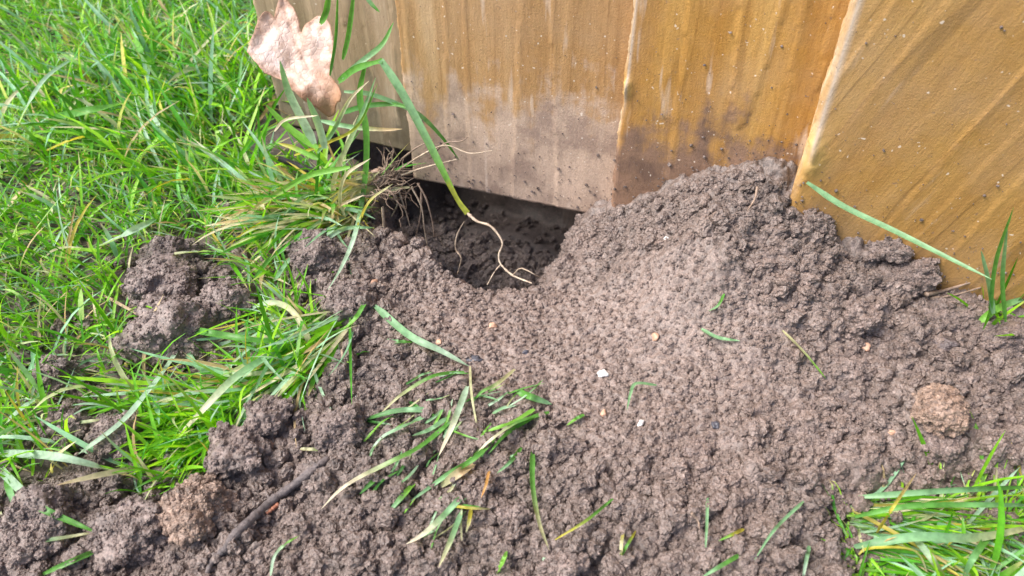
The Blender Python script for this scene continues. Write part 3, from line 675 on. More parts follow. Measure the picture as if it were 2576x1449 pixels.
for pts, w_, a_, b_, lab in (([(868, 545), (855, 500), (870, 440), (932, 398)], 11, 'p', 'w', 'thin straw coloured strand hooked over the left of the root clump'), ([(900, 565), (930, 505), (988, 462)], 10, 'y', 'p', 'yellowish strand under the root clump'),
    ([(770, 645), (820, 602), (870, 574), (942, 572)], 14, 'B', 'b', 'silvery strand arching over the left end of the soil rim'), ([(690, 705), (735, 645), (800, 598)], 13, 'b', 'B', 'silvery strand left of the soil rim'),
    ([(640, 700), (690, 640), (765, 602)], 12, 'g', 'b', 'green strand beside the silvery one left of the soil rim'), ([(690, 330), (720, 300), (800, 290)], 8, 'w', 'w', 'whitish curled strand under the broad blades'),
    ([(830, 560), (850, 520), (915, 490)], 9, 's', 'w', 'withered strand below the root clump'), ([(590, 560), (650, 500), (700, 470)], 10, 'B', 'b', 'thin silvery strand beside the withered blade')):
    blade(pts, w_, a_, b_, lab, plane=-.055, group=HG)
# right of the mound
blade([(2030, 458), (2120, 517), (2250, 580), (2370, 640), (2495, 702)], 19, 'b', 'b', 'long green blade slanting across the foot of the ochre board', plane=[-.016, -.02, -.026, -.034, -.042], group='blades at the fence foot on the right')
blade([(2500, 790), (2485, 700), (2468, 630)], 20, 'b', 'b', 'short stiff blade standing at the fence foot', plane=-.03, group='blades at the fence foot on the right')
blade([(2490, 800), (2505, 660), (2550, 520)], 14, 'g', 'g', 'tall curved green blade at the right edge of the fence foot', plane=-.03, group='blades at the fence foot on the right')
blade([(2530, 810), (2522, 700), (2535, 560)], 14, 'g', 'b', 'upright blade beside the tall curved one at the fence foot', plane=-.028, group='blades at the fence foot on the right')
blade([(2455, 818), (2510, 775), (2590, 745)], 20, 'G', 'b', 'green blade reaching out of the right edge over the clods', lift=.006, group='blades at the fence foot on the right')
# left foreground
FG = [([(462, 842), (430, 905), (370, 985), (300, 1065), (196, 1142)], 22, 'B', 'B', 'long silvery blade slanting down left from the big grey clod', .012),
 ([(460, 842), (488, 912), (550, 938), (640, 939), (725, 924), (782, 892)], 18, 'b', 'p', 'folded blade curving under the big grey clod', .008),
 ([(782, 892), (768, 834), (728, 776), (672, 761), (602, 790)], 18, 'p', 'B', 'looped pale blade above the flattened tuft', .012),
 ([(412, 798), (460, 822), (560, 842), (660, 856), (742, 855)], 22, 'g', 'g', 'dark green blade lying across the big grey clod', .010),
 ([(745, 852), (600, 942), (520, 1020), (425, 1122)], 24, 'b', 'w', 'long pale blade ending in a whitish point over the bright tuft', .012),
 ([(-20, 1138), (120, 1145), (220, 1165), (310, 1190)], 26, 'B', 'B', 'broad silvery blade entering from the left edge', .010),
 ([(-20, 1160), (60, 1240), (105, 1278), (210, 1325), (255, 1345)], 26, 'B', 'g', 'broad blade from the left edge turning green at its lower end', .008),
 ([(12, 1205), (35, 1270), (25, 1322)], 22, 'g', 'b', 'short blade curling down at the left edge', .004),
 ([(-10, 1080), (60, 1022), (130, 972)], 22, 'B', 'b', 'silvery blade rising from the left edge', .010),
 ([(-10, 1098), (90, 1078), (200, 1062), (330, 1045)], 14, 'b', 'p', 'thin pale blade lying level near the left edge', .006),
 ([(40, 1366), (130, 1356), (240, 1338)], 14, 'b', 'p', 'thin level blade on soil in the lower left', .003),
 ([(240, 1385), (160, 1420), (90, 1452)], 16, 'g', 'g', 'green blade lying lower left of the rounded clod', .003),
 ([(360, 660), (400, 645), (480, 632), (560, 632)], 14, 'p', 'b', 'pale blade arching over the topmost clod on the lawn', .008),
 ([(240, 620), (330, 580), (410, 540)], 20, 'B', 'b', 'silvery blade in the middle of the lawn left of the clods', .02),
 ([(30, 350), (60, 280), (120, 190), (230, 120)], 12, 'B', 'b', 'thin silvery blade in the upper lawn', .03),
 ([(100, 300), (230, 275), (360, 245)], 22, 'g', 'G', 'broad dark green blade lying level in the upper lawn', .02),
 ([(320, 70), (350, 120), (400, 180)], 20, 'G', 'g', 'broad bright blade in the upper lawn with a blunt tip', .03),
 ([(530, 160), (580, 100), (650, 30), (690, -20)], 12, 'b', 'b', 'straight thin blade slanting up to the top edge near the oak leaf', .03),
 ([(110, 380), (180, 350), (230, 340)], 14, 'y', 'y', 'short yellow blade in the upper left lawn', .02),
 ([(150, 250), (155, 222), (190, 212)], 9, 'w', 'w', 'small white curled blade in the upper left lawn', .02),
 ([(380, 250), (385, 290), (430, 360)], 14, 'B', 'B', 'glossy pale bent blade in the middle of the lawn', .025),
 ([(640, 860), (620, 830), (680, 800), (760, 700)], 12, 'b', 'p', 'thin bent blade between the small clod and the soil rim', .006),
 ([(260, 742), (330, 780), (400, 818), (470, 840)], 9, 'r', 'r', 'thin pale root leading to the big grey clod', .010)]
for pts, w_, a_, b_, lab, lf in FG: blade(pts, w_, a_, b_, lab, lf, 'long blades over the left foreground')
CG = [([(942, 768), (1030, 843), (1110, 882), (1182, 922)], 22, 'b', 'B', 'wide silvery green blade pointing right towards the dark flake', .004),
 ([(1182, 920), (1186, 990), (1202, 1085)], 9, 'p', 'p', 'thin stalk hanging straight down below the dark flake', .003),
 ([(1176, 970), (1142, 1060), (1103, 1148)], 19, 'B', 'w', 'short pale upright blade beside the thin stalk', .005),
 ([(965, 856), (1000, 858), (1040, 860)], 16, 'b', 'g', 'stubby green blade under the wide silvery blade', .002),
 ([(922, 752), (895, 798), (858, 832)], 15, 'g', 'G', 'short curved green blade on the soil rim', .003),
 ([(1168, 935), (1090, 945), (1010, 992), (955, 1042)], 12, 'g', 'p', 'thin blade curving down left from the thin stalk', .003),
 ([(1295, 928), (1250, 965), (1212, 985), (1188, 1012)], 12, 'p', 'g', 'thin forked blade right of the thin stalk', .003),
 ([(1300, 984), (1342, 1000), (1388, 1016)], 20, 'g', 'b', 'short green blade at the top right end of the scatter', .002),
 ([(1345, 1028), (1290, 1060), (1220, 1086)], 19, 'G', 'G', 'bright green blade below the short top right one', .003),
 ([(1382, 1036), (1300, 1062), (1232, 1108), (1198, 1142)], 17, 'g', 'w', 'blade fading to white at its lower left end', .004),
 ([(1352, 1042), (1275, 1090), (1228, 1142)], 12, 'g', 'g', 'dark green blade tucked under the fading one', .002),
 ([(1085, 1030), (1000, 1032), (912, 1056)], 17, 'b', 'd', 'blade lying level at the left of the scatter', .003),
 ([(1078, 1042), (1000, 1078), (960, 1100), (930, 1136)], 15, 'b', 'B', 'blade curving down left from the level one', .003),
 ([(1125, 1050), (1080, 1080), (1035, 1096)], 14, 'b', 'b', 'short dull blade in the middle of the scatter', .002),
 ([(1135, 1058), (1060, 1120), (980, 1162), (900, 1202), (850, 1236), (808, 1280)], 17, 'g', 'w', 'longest loose blade with a whitish end reaching towards the twig', .005),
 ([(1245, 1102), (1190, 1155), (1130, 1190), (1025, 1266)], 15, 'g', 'b', 'long blade parallel to the wide withered one', .003),
 ([(1192, 1165), (1145, 1195), (1105, 1226)], 27, 's', 'p', 'wide withered greyish blade in the lower scatter', .003),
 ([(1042, 1213), (1003, 1258), (973, 1294)], 17, 'G', 'b', 'short light green blade left of the withered one', .003),
 ([(965, 1182), (930, 1218), (904, 1243)], 14, 'g', 'd', 'short dark blade at the lower left of the scatter', .002),
 ([(1162, 1248), (1100, 1312), (1060, 1346), (1022, 1368)], 19, 'b', 'w', 'blade splitting into a white tip near the bottom', .004),
 ([(1162, 1284), (1132, 1362), (1104, 1426)], 17, 'b', 'p', 'lowest long blade pointing down to the bottom edge', .004),
 ([(1125, 1270), (1180, 1277), (1238, 1280)], 9, 'y', 'p', 'thin level stalk across the lowest blades', .003),
 ([(1185, 1280), (1180, 1310), (1172, 1340)], 12, 'y', 'p', 'short yellowish blade hanging from the level stalk', .002),
 ([(1340, 1132), (1340, 1220), (1356, 1312), (1382, 1384)], 18, 'g', 'p', 'single upright blade right of the scatter, green above and pale below', .004),
 ([(1542, 1254), (1470, 1312), (1388, 1362)], 9, 'g', 'y', 'thin blade rising right from the foot of the single upright one', .004),
 ([(1364, 1404), (1400, 1425), (1440, 1450)], 14, 'B', 'b', 'blade cut off by the bottom edge', .002),
 ([(1230, 1184), (1222, 1220), (1210, 1252)], 10, 'o', 'o', 'tiny orange blade right of the withered one', .002),
 ([(1312, 1125), (1285, 1160), (1250, 1190)], 12, 'g', 'b', 'short blade between the orange one and the single upright one', .002),
 ([(1652, 968), (1600, 964), (1586, 990), (1577, 1032)], 10, 'b', 'b', 'small green blade bent at a right angle near the white chip', .003),
 ([(1470, 1042), (1450, 1052), (1425, 1070)], 12, 'g', 'G', 'small green scrap below the white chip', .001),
 ([(1562, 1402), (1563, 1370), (1568, 1332)], 12, 'p', 'y', 'small upright yellow blade near the bottom edge', .004),
 ([(1560, 1402), (1578, 1370), (1600, 1334)], 9, 'g', 'y', 'small slanting blade sharing its foot with the yellow one', .004),
 ([(1764, 826), (1806, 848), (1862, 857)], 11, 'b', 'b', 'short curved blade on the middle of the mound slope', .002),
 ([(1968, 830), (2020, 882), (2078, 952)], 13, 'p', 'G', 'straight blade slanting down right on the mound slope', .003),
 ([(2022, 1260), (1950, 1330), (1898, 1408)], 10, 'b', 'b', 'thin straight blade left of the large corner tuft', .004),
 ([(2036, 1372), (2028, 1410), (2020, 1455)], 13, 'b', 'B', 'short pale blade at the bottom edge left of the corner tuft', .003),
 ([(1872, 1330), (1840, 1345), (1808, 1360)], 10, 'y', 'G', 'tiny yellow green blade above the bottom edge', .002),
 ([(1862, 1394), (1810, 1425), (1765, 1452)], 13, 'g', 'b', 'green blade lying at the bottom edge', .003),
 ([(1780, 1250), (1778, 1320), (1774, 1390)], 9, 'b', 'b', 'faint upright blade above the one at the bottom edge', .003),
 ([(1822, 738), (1806, 768), (1782, 782)], 8, 'g', 'b', 'tiny curved blade high on the mound slope', .002),
 ([(1030, 1010), (1060, 1030), (1100, 1048)], 12, 'd', 'g', 'dark scrap of blade half buried left of the pale upright one', .001),
 ([(915, 1110), (960, 1062), (1000, 1040)], 10, 'G', 'g', 'thin bright blade under the level ones', .002),
 ([(930, 1250), (960, 1210), (1010, 1180)], 10, 'd', 'g', 'dark green blade half buried at the lower left of the scatter', .001),
 ([(1250, 1440), (1265, 1410), (1275, 1385)], 16, 'G', 'G', 'short bright blade pushing out of the soil at the bottom edge', .004),
 ([(680, 1449), (690, 1400), (715, 1370), (755, 1345)], 10, 'B', 'G', 'thin curved blade right of the twig near the bottom edge', .004),
 ([(755, 1128), (800, 1130), (830, 1128)], 10, 'p', 'G', 'short level blade above the twig', .002)]
for pts, w_, a_, b_, lab, lf in CG: blade(pts, w_, a_, b_, lab, lf, LG)
_cl = [tuple(q) for q in pxpoly([(960, 960), (1100, 930), (1330, 960), (1390, 1060), (1240, 1240), (1150, 1400), (1060, 1350), (920, 1240), (930, 1100)])]
for k in range(46):
    while True:
        u = random.uniform(900, 1400); v = random.uniform(930, 1430); q = on_z(u, v, .003)
        if poly_sd(np.array([q[0]]), np.array([q[1]]), _cl)[0] > 0: break
    a = R(random.gauss(-38, 28)); l_ = random.uniform(22, 62)
    blade([(u - math.cos(a)*l_, v - math.sin(a)*l_), (u + random.uniform(-6, 6), v + random.uniform(-6, 6)), (u + math.cos(a)*l_, v + math.sin(a)*l_)], random.uniform(5, 10), random.choice('gGbbdBBp'), random.choice('gbBBpp'),
          'small thin scrap of grass half buried among the loose blades', .001, 'grass scraps among the loose blades')
RG = [([(2150, 1375), (2300, 1350), (2450, 1352), (2600, 1325)], 26, 'b', 'p', 'broad pale blade lying across the corner tuft', .012),
 ([(2160, 1250), (2380, 1234), (2600, 1224)], 18, 'b', 'g', 'long straight blade along the upper edge of the corner tuft', .012),
 ([(2150, 1300), (2300, 1272), (2600, 1270)], 16, 'g', 'b', 'long level blade through the middle of the corner tuft', .014),
 ([(2205, 1340), (2250, 1270), (2305, 1190)], 9, 'y', 's', 'thin straw coloured stem standing out of the corner tuft', .02),
 ([(2160, 1395), (2190, 1378), (2300, 1385), (2340, 1460)], 10, 'y', 'p', 'curled yellowish blade at the lower left of the corner tuft', .008),
 ([(2290, 1340), (2340, 1400), (2380, 1460)], 20, 'B', 'p', 'pale blade bending down to the bottom edge through the corner tuft', .012),
 ([(2500, 1330), (2450, 1400), (2420, 1460)], 20, 'g', 'b', 'broad blade leaning down left in the corner tuft', .012)]
for pts, w_, a_, b_, lab, lf in RG: blade(pts, w_, a_, b_, lab, lf, 'large blades of the corner tuft')

# ------------------------------------------------------------------ roots and the kinked shoot
def tube(P, r, n=None, sides=6, rough=0.0):
    n = n or len(P)*5; Q = cr(P, n); T = np.gradient(Q, axis=0); T /= np.linalg.norm(T, axis=1)[:, None] + 1e-12
    a = np.cross(T, (.31, .82, .47)); a /= np.linalg.norm(a, axis=1)[:, None]; b = np.cross(T, a)
    rr = np.interp(np.linspace(0, 1, n), np.linspace(0, 1, len(r)), r)*(1 + rng.normal(0, rough, n))
    th = np.linspace(0, 2*math.pi, sides, endpoint=False)
    V_ = Q[:, None, :] + rr[:, None, None]*(np.cos(th)[None, :, None]*a[:, None, :] + np.sin(th)[None, :, None]*b[:, None, :])
    i = np.arange(n*sides).reshape(n, sides); j = np.roll(i, -1, 1)
    return V_.reshape(-1, 3), np.stack([i[:-1], j[:-1], j[1:], i[1:]], -1).reshape(-1, 4)
def joined(name, lst, mat, parent=None, smooth=True):
    o_ = 0; vs, fs = [], []
    for v, f in lst: vs.append(v); fs.append(f + o_); o_ += len(v)
    return put(name, np.vstack(vs), np.vstack(fs), mat, parent, smooth)
shoot_px = [(958, 150, -.034), (1010, 230, -.038), (1070, 342, -.042), (1112, 425, -.045), (1150, 500, -.047), (1176, 536, -.048), (1230, 566, -.049), (1256, 605, -.049)]
P1 = [on_y(u, v, y) for u, v, y in shoot_px]
shoot = bpy.data.objects.new('grass_shoot', None); COL.objects.link(shoot); shoot.location = tuple(float(q) for q in ground_pt(1330, 712))
tag(shoot, 'long kinked grass shoot hanging over the hole and ending in a pale bent root', 'grass shoot')
inv = shoot.matrix_basis.inverted(); 
P1s = np.array(P1[:6]); V_, F_, C_ = ribbon(P1s, .0034, 'b', 'G', tuple(-_F), (.7, .75), 30, .2)
C_[-20:] = C_[-20:]*.3 + np.array(GC['y'])*.7
q = put('leaf', V_, F_, M_GRASS, shoot, True, C_); q.matrix_parent_inverse = inv
P2 = [P1[5], on_y(1200, 556, -.049), P1[6], on_y(1250, 585, -.050), on_y(1264, 612, -.052), on_y(1255, 640, -.054), on_y(1260, 664, -.056), on_y(1290, 692, -.058), on_y(1338, 712, -.060)]
P2[-1] = min(P2[-1], cover_pt(1338, 712, .001), key=lambda q_: np.linalg.norm(q_ - CAM))
q = joined('root', [tube(P2, [.0007, .00055, .00042, .00036, .00046, .0003], 60, 7, .18), tube([P2[6], on_y(1243, 685, -.060), cover_pt(1226, 716, .002)], [.00028, .0002], 12, 5, .1),
                    tube([P2[7], on_y(1310, 674, -.060), on_y(1345, 690, -.062), cover_pt(1368, 702, .001)], [.00028, .00015], 14, 5, .1)], M_ROOT, shoot); q.matrix_parent_inverse = inv
# thin root left of it
Pz = [on_y(1168, 556, -.030), on_y(1150, 590, -.032), on_y(1146, 625, -.034), on_y(1160, 650, -.036), on_y(1150, 690, -.038)]
q = joined('root', [tube(Pz, [.00015, .0003, .00035, .0002], 26, 5, .15)], M_ROOT); tag(rebase(q), 'single thin wavy root hanging in the hole left of the kinked shoot', 'root')
for pts_, yy, lab in (([(1118, 470), (1140, 480), (1130, 500)], -.02, None),
                      ([(962, 520), (966, 570), (964, 600)], -.05, 'short grey root stub at the left wall of the hole'),
                      ([(980, 592), (984, 630)], -.056, 'tiny grey root stub at the left rim of the hole')):
    if lab:
        q = joined('root', [tube([on_y(u, v, yy) for u, v in pts_], [.0007, .0005], 12, 6, .1)], M_ROOT); tag(rebase(q), lab, 'root')
# uprooted clump
clump = bpy.data.objects.new('root_clump', None); COL.objects.link(clump); cc_ = on_y(955, 455, -.032); clump.location = tuple(float(q) for q in cc_)
tag(clump, 'uprooted grass clump with tangled brown roots overhanging the left side of the hole', 'root clump'); inv = clump.matrix_basis.inverted()
def wander(p, d, L_, n=9, wob=.35, grav=0.0):
    d = np.array(d, float); d /= np.linalg.norm(d); out = [np.array(p, float)]
    for i in range(n):
        d = d + rng.normal(0, wob, 3) + np.array([0, 0, -grav]); d /= np.linalg.norm(d); out.append(out[-1] + d*L_/n)
    return out
rt = []
for i in range(70):
    a = rng.uniform(-.7, 1.1); d = _r*math.cos(a) + _U*math.sin(a)*.8 + rng.normal(0, .25, 3)
    rt.append(tube(wander(cc_ + rng.normal(0, .0035, 3), d, rng.uniform(.008, .024), 8, .38), [rng.uniform(.00025, .0006), .00012], 18, 4, .15))
q = joined('fine_roots', rt, M_DROOT, clump); q.matrix_parent_inverse = inv; q['kind'] = 'stuff'
hang = [[(1000, 470), (1020, 530), (1032, 570)], [(1035, 470), (1060, 520), (1068, 580), (1075, 618)], [(1050, 460), (1072, 500), (1088, 560), (1092, 595)], [(1060, 480), (1058, 540), (1040, 620)],
        [(1000, 430), (1060, 390), (1120, 365), (1180, 385), (1240, 378)], [(1010, 440), (1070, 420), (1150, 400)], [(1010, 400), (1050, 370), (1090, 350)], [(985, 420), (985, 390), (970, 370)],
        [(1080, 398), (1120, 360), (1160, 355), (1175, 345)], [(990, 480), (1000, 510), (985, 545)]]
for pts_ in hang:
    P = [on_y(u, v, -.030 - .001*k) for k, (u, v) in enumerate(pts_)]
    q = joined('root', [tube(P, [.0005, .00035, .0002], 24, 5, .2)], M_ROOT if rng.random() < .5 else M_DROOT, clump); q.matrix_parent_inverse = inv
# knot of earth and pale sheaths
def lump(name, c, sx, sy, sz, mat, seed, parent=None, sub=5, am=.32, rot=0.0, fine=.115):
    bm = bmesh.new(); bmesh.ops.create_icosphere(bm, subdivisions=sub, radius=1); s = Vector((seed*3.7, seed*1.3, seed*.7))
    cr_, sr_ = math.cos(rot), math.sin(rot)
    rr_ = random.Random(seed*17); pls = []
    for _ in range(11):
        q_ = Vector((rr_.gauss(0, 1), rr_.gauss(0, 1), rr_.gauss(0, .8))).normalized(); pls.append((q_, rr_.uniform(.62, .92)))
    for v in bm.verts:
        p = v.co.copy()
        for q_, d_ in pls:
            e_ = p.dot(q_) - d_
            if e_ > 0: p -= q_*e_*.9
        k = 1.12 + am*mnoise.noise(p*1.1 + s)*1.6 + am*.6*mnoise.noise(p*2.7 + s)
        cell = mnoise.voronoi(p*3.4 + s)[0][0]; k += fine*(1 - cell*2.2)
        cell = mnoise.voronoi(p*8 + s)[0][0]; k += fine*.45*(1 - cell*2.2) + fine*.45*mnoise.noise(p*17 + s) + fine*.3*mnoise.noise(p*31 + s)
        x, y, z = p.x*k*sx, p.y*k*sy, max(p.z, -.7)*k*sz
        v.co = Vector((x*cr_ - y*sr_, x*sr_ + y*cr_, z))
    for f in bm.faces: f.smooth = True
    m = bpy.data.meshes.new(name); bm.to_mesh(m); bm.free(); m.materials.append(mat)
    o = bpy.data.objects.new(name, m); COL.objects.link(o); o.location = tuple(float(q) for q in c)
    if parent: o.parent = parent; o.matrix_parent_inverse = parent.matrix_basis.inverted()
    return o
lump('root_ball', cc_ + np.array([-.001, .002, -.001]), .0055, .005, .005, M_BROWN, 91, clump, 4, .5)
shv = []
for i in range(26):
    a0 = on_y(935 + rng.uniform(-20, 25), 455 + rng.uniform(-25, 35), -.034); b0 = on_y(835 + rng.uniform(-25, 30), 500 + rng.uniform(-60, 60), -.052); m0 = (a0 + b0)/2 + np.array([0, 0, rng.uniform(-.002, .005)])
    shv.append(ribbon([a0, m0, b0], rng.uniform(.0008, .0018), 'p', random.choice('psyG'), tuple(-_F), (.6, .2), 12, .3))
o_ = 0; vs, fs, cs = [], [], []
for v, f, c in shv: vs.append(v); fs.append(f + o_); cs.append(c); o_ += len(v)
q = put('sheaths', np.vstack(vs), np.vstack(fs), M_GRASS, clump, True, np.vstack(cs)); q.matrix_parent_inverse = inv

# ------------------------------------------------------------------ clods
M_CLOD2 = soil_material('dark clod', (.6, .6, .68))
CL = [(430, 640, 105, 80, M_CLOD, 'topmost dark clod standing in the lawn'), (410, 722, 140, 100, M_CLOD, 'dark clod on the lawn just under the topmost one'), (470, 815, 190, 130, M_CLOD, 'biggest grey clod on the lawn with a green blade across it'),
 (580, 748, 100, 80, M_CLOD, 'small clod right of the biggest grey clod'), (150, 935, 80, 80, M_CLOD, 'small clod alone in the lawn near the left edge'), (195, 1070, 110, 100, M_CLOD, 'knobbly clod in the grass left of the bright tuft'),
 (300, 1095, 120, 80, M_CLOD, 'flat clod between the knobbly clod and the bright tuft'), (600, 1125, 150, 120, M_CLOD, 'craggy clod right of the bright tuft'), (505, 1272, 150, 120, M_BROWN, 'rounded brown clod in the lower left beside the twig'),
 (340, 1325, 170, 130, M_CLOD, 'rounded grey clod left of the brown one'), (110, 1300, 170, 150, M_CLOD, 'broad flat clod in the lower left under the silvery blade'), (800, 640, 120, 90, M_CLOD, 'clod at the left end of the soil rim'),
 (868, 745, 100, 80, M_CLOD, 'clod on the soil rim below the left end'), (860, 1070, 110, 90, M_CLOD, 'clod left of the loose blades'), (680, 1040, 100, 90, M_CLOD, 'clod between the flattened tuft and the craggy clod'),
 (2345, 1020, 130, 80, M_BROWN, 'smooth light brown clod on the right part of the soil'), (2355, 1110, 100, 70, M_CLOD, 'clod below the smooth light brown one'), (2228, 615, 90, 75, M_CLOD, 'upper clod at the fence foot on the right slope'),
 (2285, 690, 130, 80, M_CLOD, 'clod at the fence foot below the upper one'), (2345, 775, 220, 60, M_CLOD, 'long cracked clod on the right slope below the fence'), (2155, 795, 95, 70, M_CLOD, 'clod on the right slope left of the long cracked one'),
 (2050, 560, 80, 60, M_CLOD, 'clod below the corner of the ochre board'), (20, 1415, 90, 80, M_CLOD, 'pale clod cut by the lower left corner'), (2375, 862, 46, 34, M_CLOD2, 'small bluish dark lump below the long cracked clod'),
 (2500, 830, 150, 70, M_CLOD, 'clod at the right edge under the fence grass'), (1285, 1290, 90, 70, M_CLOD, 'low clod left of the single upright blade'), (1420, 1415, 110, 80, M_CLOD, 'low clod at the bottom edge'),
 (940, 1180, 80, 60, M_CLOD, 'clod at the lower left of the loose blades'), (1750, 1130, 60, 45, M_CLOD, 'small reddish clod in the middle of the soil'), (2120, 920, 90, 50, M_CLOD, 'low clod below the straight blade on the slope'), (1260, 640, 70, 40, M_DUST, 'dark lump down in the hole')]
CT = {m_.name: crumb_tree('clod crumbs', 9, m_) for m_ in (M_CLOD, M_BROWN)}
for k, (u, v, wd, hd, mt, lab) in enumerate(CL):
    p = ground_pt(u, v + hd*.25); r = px2m(p, wd)*.50; r2 = px2m(p, hd)*.50
    if k in (9, 10, 22, 7): r *= .86; r2 *= .86
    if k < 3: r *= 1.15; r2 *= 1.2
    o = lump('soil_clod', (p[0], p[1], p[2] + r2*.42), r*1.05, (r2*1.15 + r*.3)*.85, r2*1.05, mt, k + 3, None, 5, .30, YAW + rng.uniform(-.3, .3))
    tag(o, lab, 'soil clod', 'clods of soil on the lawn and heap')
    if mt in (M_CLOD, M_BROWN):
        nv = len(o.data.vertices); cv = np.empty(nv*3, np.float32); o.data.vertices.foreach_get('co', cv); cv = cv.reshape(-1, 3)
        kk_ = rng.choice(nv, int(min(1500, r*r2*1.5e7)), replace=False)
        scatter('crumb', cv[kk_], np.clip(.00035*(1 - rng.random(len(kk_))*.97)**(-.5), .0003, .0015), mt, o, 0, tree=CT[mt.name])
# pebbles and chips
PB = [(1515, 943, 26, 18, M_WHITE, 'white chip in the middle of the soil'), (1612, 1066, 20, 14, M_WHITE, 'small white chip below right of the central one'), (1038, 1391, 18, 14, M_WHITE, 'white chip near the bottom edge'), (897, 1000, 12, 12, M_WHITE, 'tiny white chip left of the loose blades'),
 (1676, 600, 14, 10, M_WHITE, 'tiny white chip high on the mound'), (940, 714, 26, 20, M_ORANGE, 'pinkish pebble on the soil rim left of the hole'), (686, 1112, 44, 28, M_ORANGE, 'orange pebble beside the craggy clod'), (1648, 847, 26, 18, M_ORANGE, 'orange pebble on the lower slope of the mound'),
 (2176, 874, 24, 20, M_ORANGE, 'orange pebble on the right slope'), (2075, 905, 18, 20, M_ORANGE, 'small orange pebble near the straight blade'), (1240, 820, 22, 14, M_ORANGE, 'flat pinkish pebble in front of the hole'), (1518, 1045, 18, 20, M_ORANGE, 'small orange pebble below the central white chip'), (1105, 862, 18, 14, M_ORANGE, 'small pinkish pebble beside the wide silvery blade'), (2240, 1090, 18, 16, M_ORANGE, 'small orange pebble below the light brown clod'),
 (1322, 888, 20, 10, M_BLUE, 'small blackish chip right of the dark flake'), (1800, 1070, 26, 16, M_BLUE, 'dark lump on the middle of the soil')]
for k, (u, v, wd, hd, mt, lab) in enumerate(PB):
    p = ground_pt(u, v); r = px2m(p, wd)*.5; r2 = px2m(p, hd)*.5
    o = lump('pebble', (p[0], p[1], p[2] + r2*.3), r, r2*1.15, r2, mt, k + 40, None, 3, .35, rng.uniform(0, 3)); tag(o, lab, 'pebble', 'pebbles and chips in the soil')
p = on_y(1130, 515, -.004); o = lump('pebble', (-.150, .006, float(soil_z(-.150, .006)) + .003), .0040, .003, .0028, M_ORANGE, 77, None, 3, .3); tag(o, 'reddish pebble in the shadow at the back of the hole', 'pebble', 'pebbles and chips in the soil')
# dark flake
p = ground_pt(1190, 900, .001); o = lump('flake', p, px2m(p, 22), px2m(p, 11), .0004, M_BLUE, 63, None, 3, .3, YAW); tag(o, 'flat blue black flake above the loose blades', 'flake')

# ------------------------------------------------------------------ twigs
def twig(name, pts, r, mat, lab, lift=.002, forks=(), cat='twig', knots=.12):
    P = [cover_pt(u, v, lift*.8 + .0006) for u, v in pts]; P = np.array(P); lst = [tube(P, r, max(20, len(P)*8), 9, knots)]
    for (i, du, dv, L_) in forks:
        u, v = pts[i]; lst.append(tube([P[i], ground_pt(u + du*.5, v + dv*.5, lift + .002), ground_pt(u + du, v + dv, lift + .001)], [r[0]*.5, r[0]*.3], 12, 6, .1))
    # close the ends
    o = joined(name, lst, mat); bm = bmesh.new(); bm.from_mesh(o.data); bmesh.ops.holes_fill(bm, edges=[e for e in bm.edges if e.is_boundary], sides=12); bm.to_mesh(o.data); bm.free()
    return tag(rebase(o), lab, cat)
twig('twig', [(826, 1152), (790, 1180), (735, 1222), (680, 1262), (625, 1312), (585, 1352), (560, 1388)], [.0011, .0016, .0014, .0015, .0013, .0016, .0011], M_TWIG, 'thick dark grey twig lying diagonally across the lower left soil', .002, [(3, -12, -30, 0), (1, 20, -20, 0)])
twig('twig', [(560, 1385), (535, 1410), (515, 1455)], [.0010, .0009, .0007], M_TWIG, 'thinner twig continuing below the thick dark one to the bottom edge', .001)
twig('twig', [(700, 1268), (670, 1292)], [.0008, .0006], M_RED, 'reddish splinter lying beside the thick dark twig', .002)
twig('twig', [(2330, 740), (2385, 728), (2470, 700)], [.0009, .0006, .0004], M_DROOT, 'thin brown twig at the fence foot on the right', .005)
twig('twig', [(2340, 750), (2400, 742), (2470, 722)], [.0007, .0005, .0003], M_DROOT, 'second thin twig just under the first at the fence foot', .004)
P = [on_y(700, 398, -.034), on_y(755, 418, -.030), on_y(835, 448, -.026)]
o = joined('twig', [tube(P, [.0012, .0018, .0013], 24, 8, .1)], M_DARKSTICK); tag(rebase(o), 'black stick half hidden in the grass left of the root clump', 'twig')
P = [on_y(730, 440, -.04), on_y(800, 462, -.04), on_y(870, 480, -.036)]
for u0, v0, u1, v1, mt, lab in ((1905, 470, 1880, 530, M_DROOT, 'thin root sticking out of the top of the mound'), (860, 880, 850, 920, M_DROOT, 'short brown root end left of the wide silvery blade'), (1740, 1290, 1760, 1330, M_DROOT, 'short root scrap in the lower middle soil')):
    twig('root', [(u0, v0), ((u0+u1)/2 + 6, (v0+v1)/2), (u1, v1)], [.0005, .0004, .0002], mt, lab, .003, cat='root')

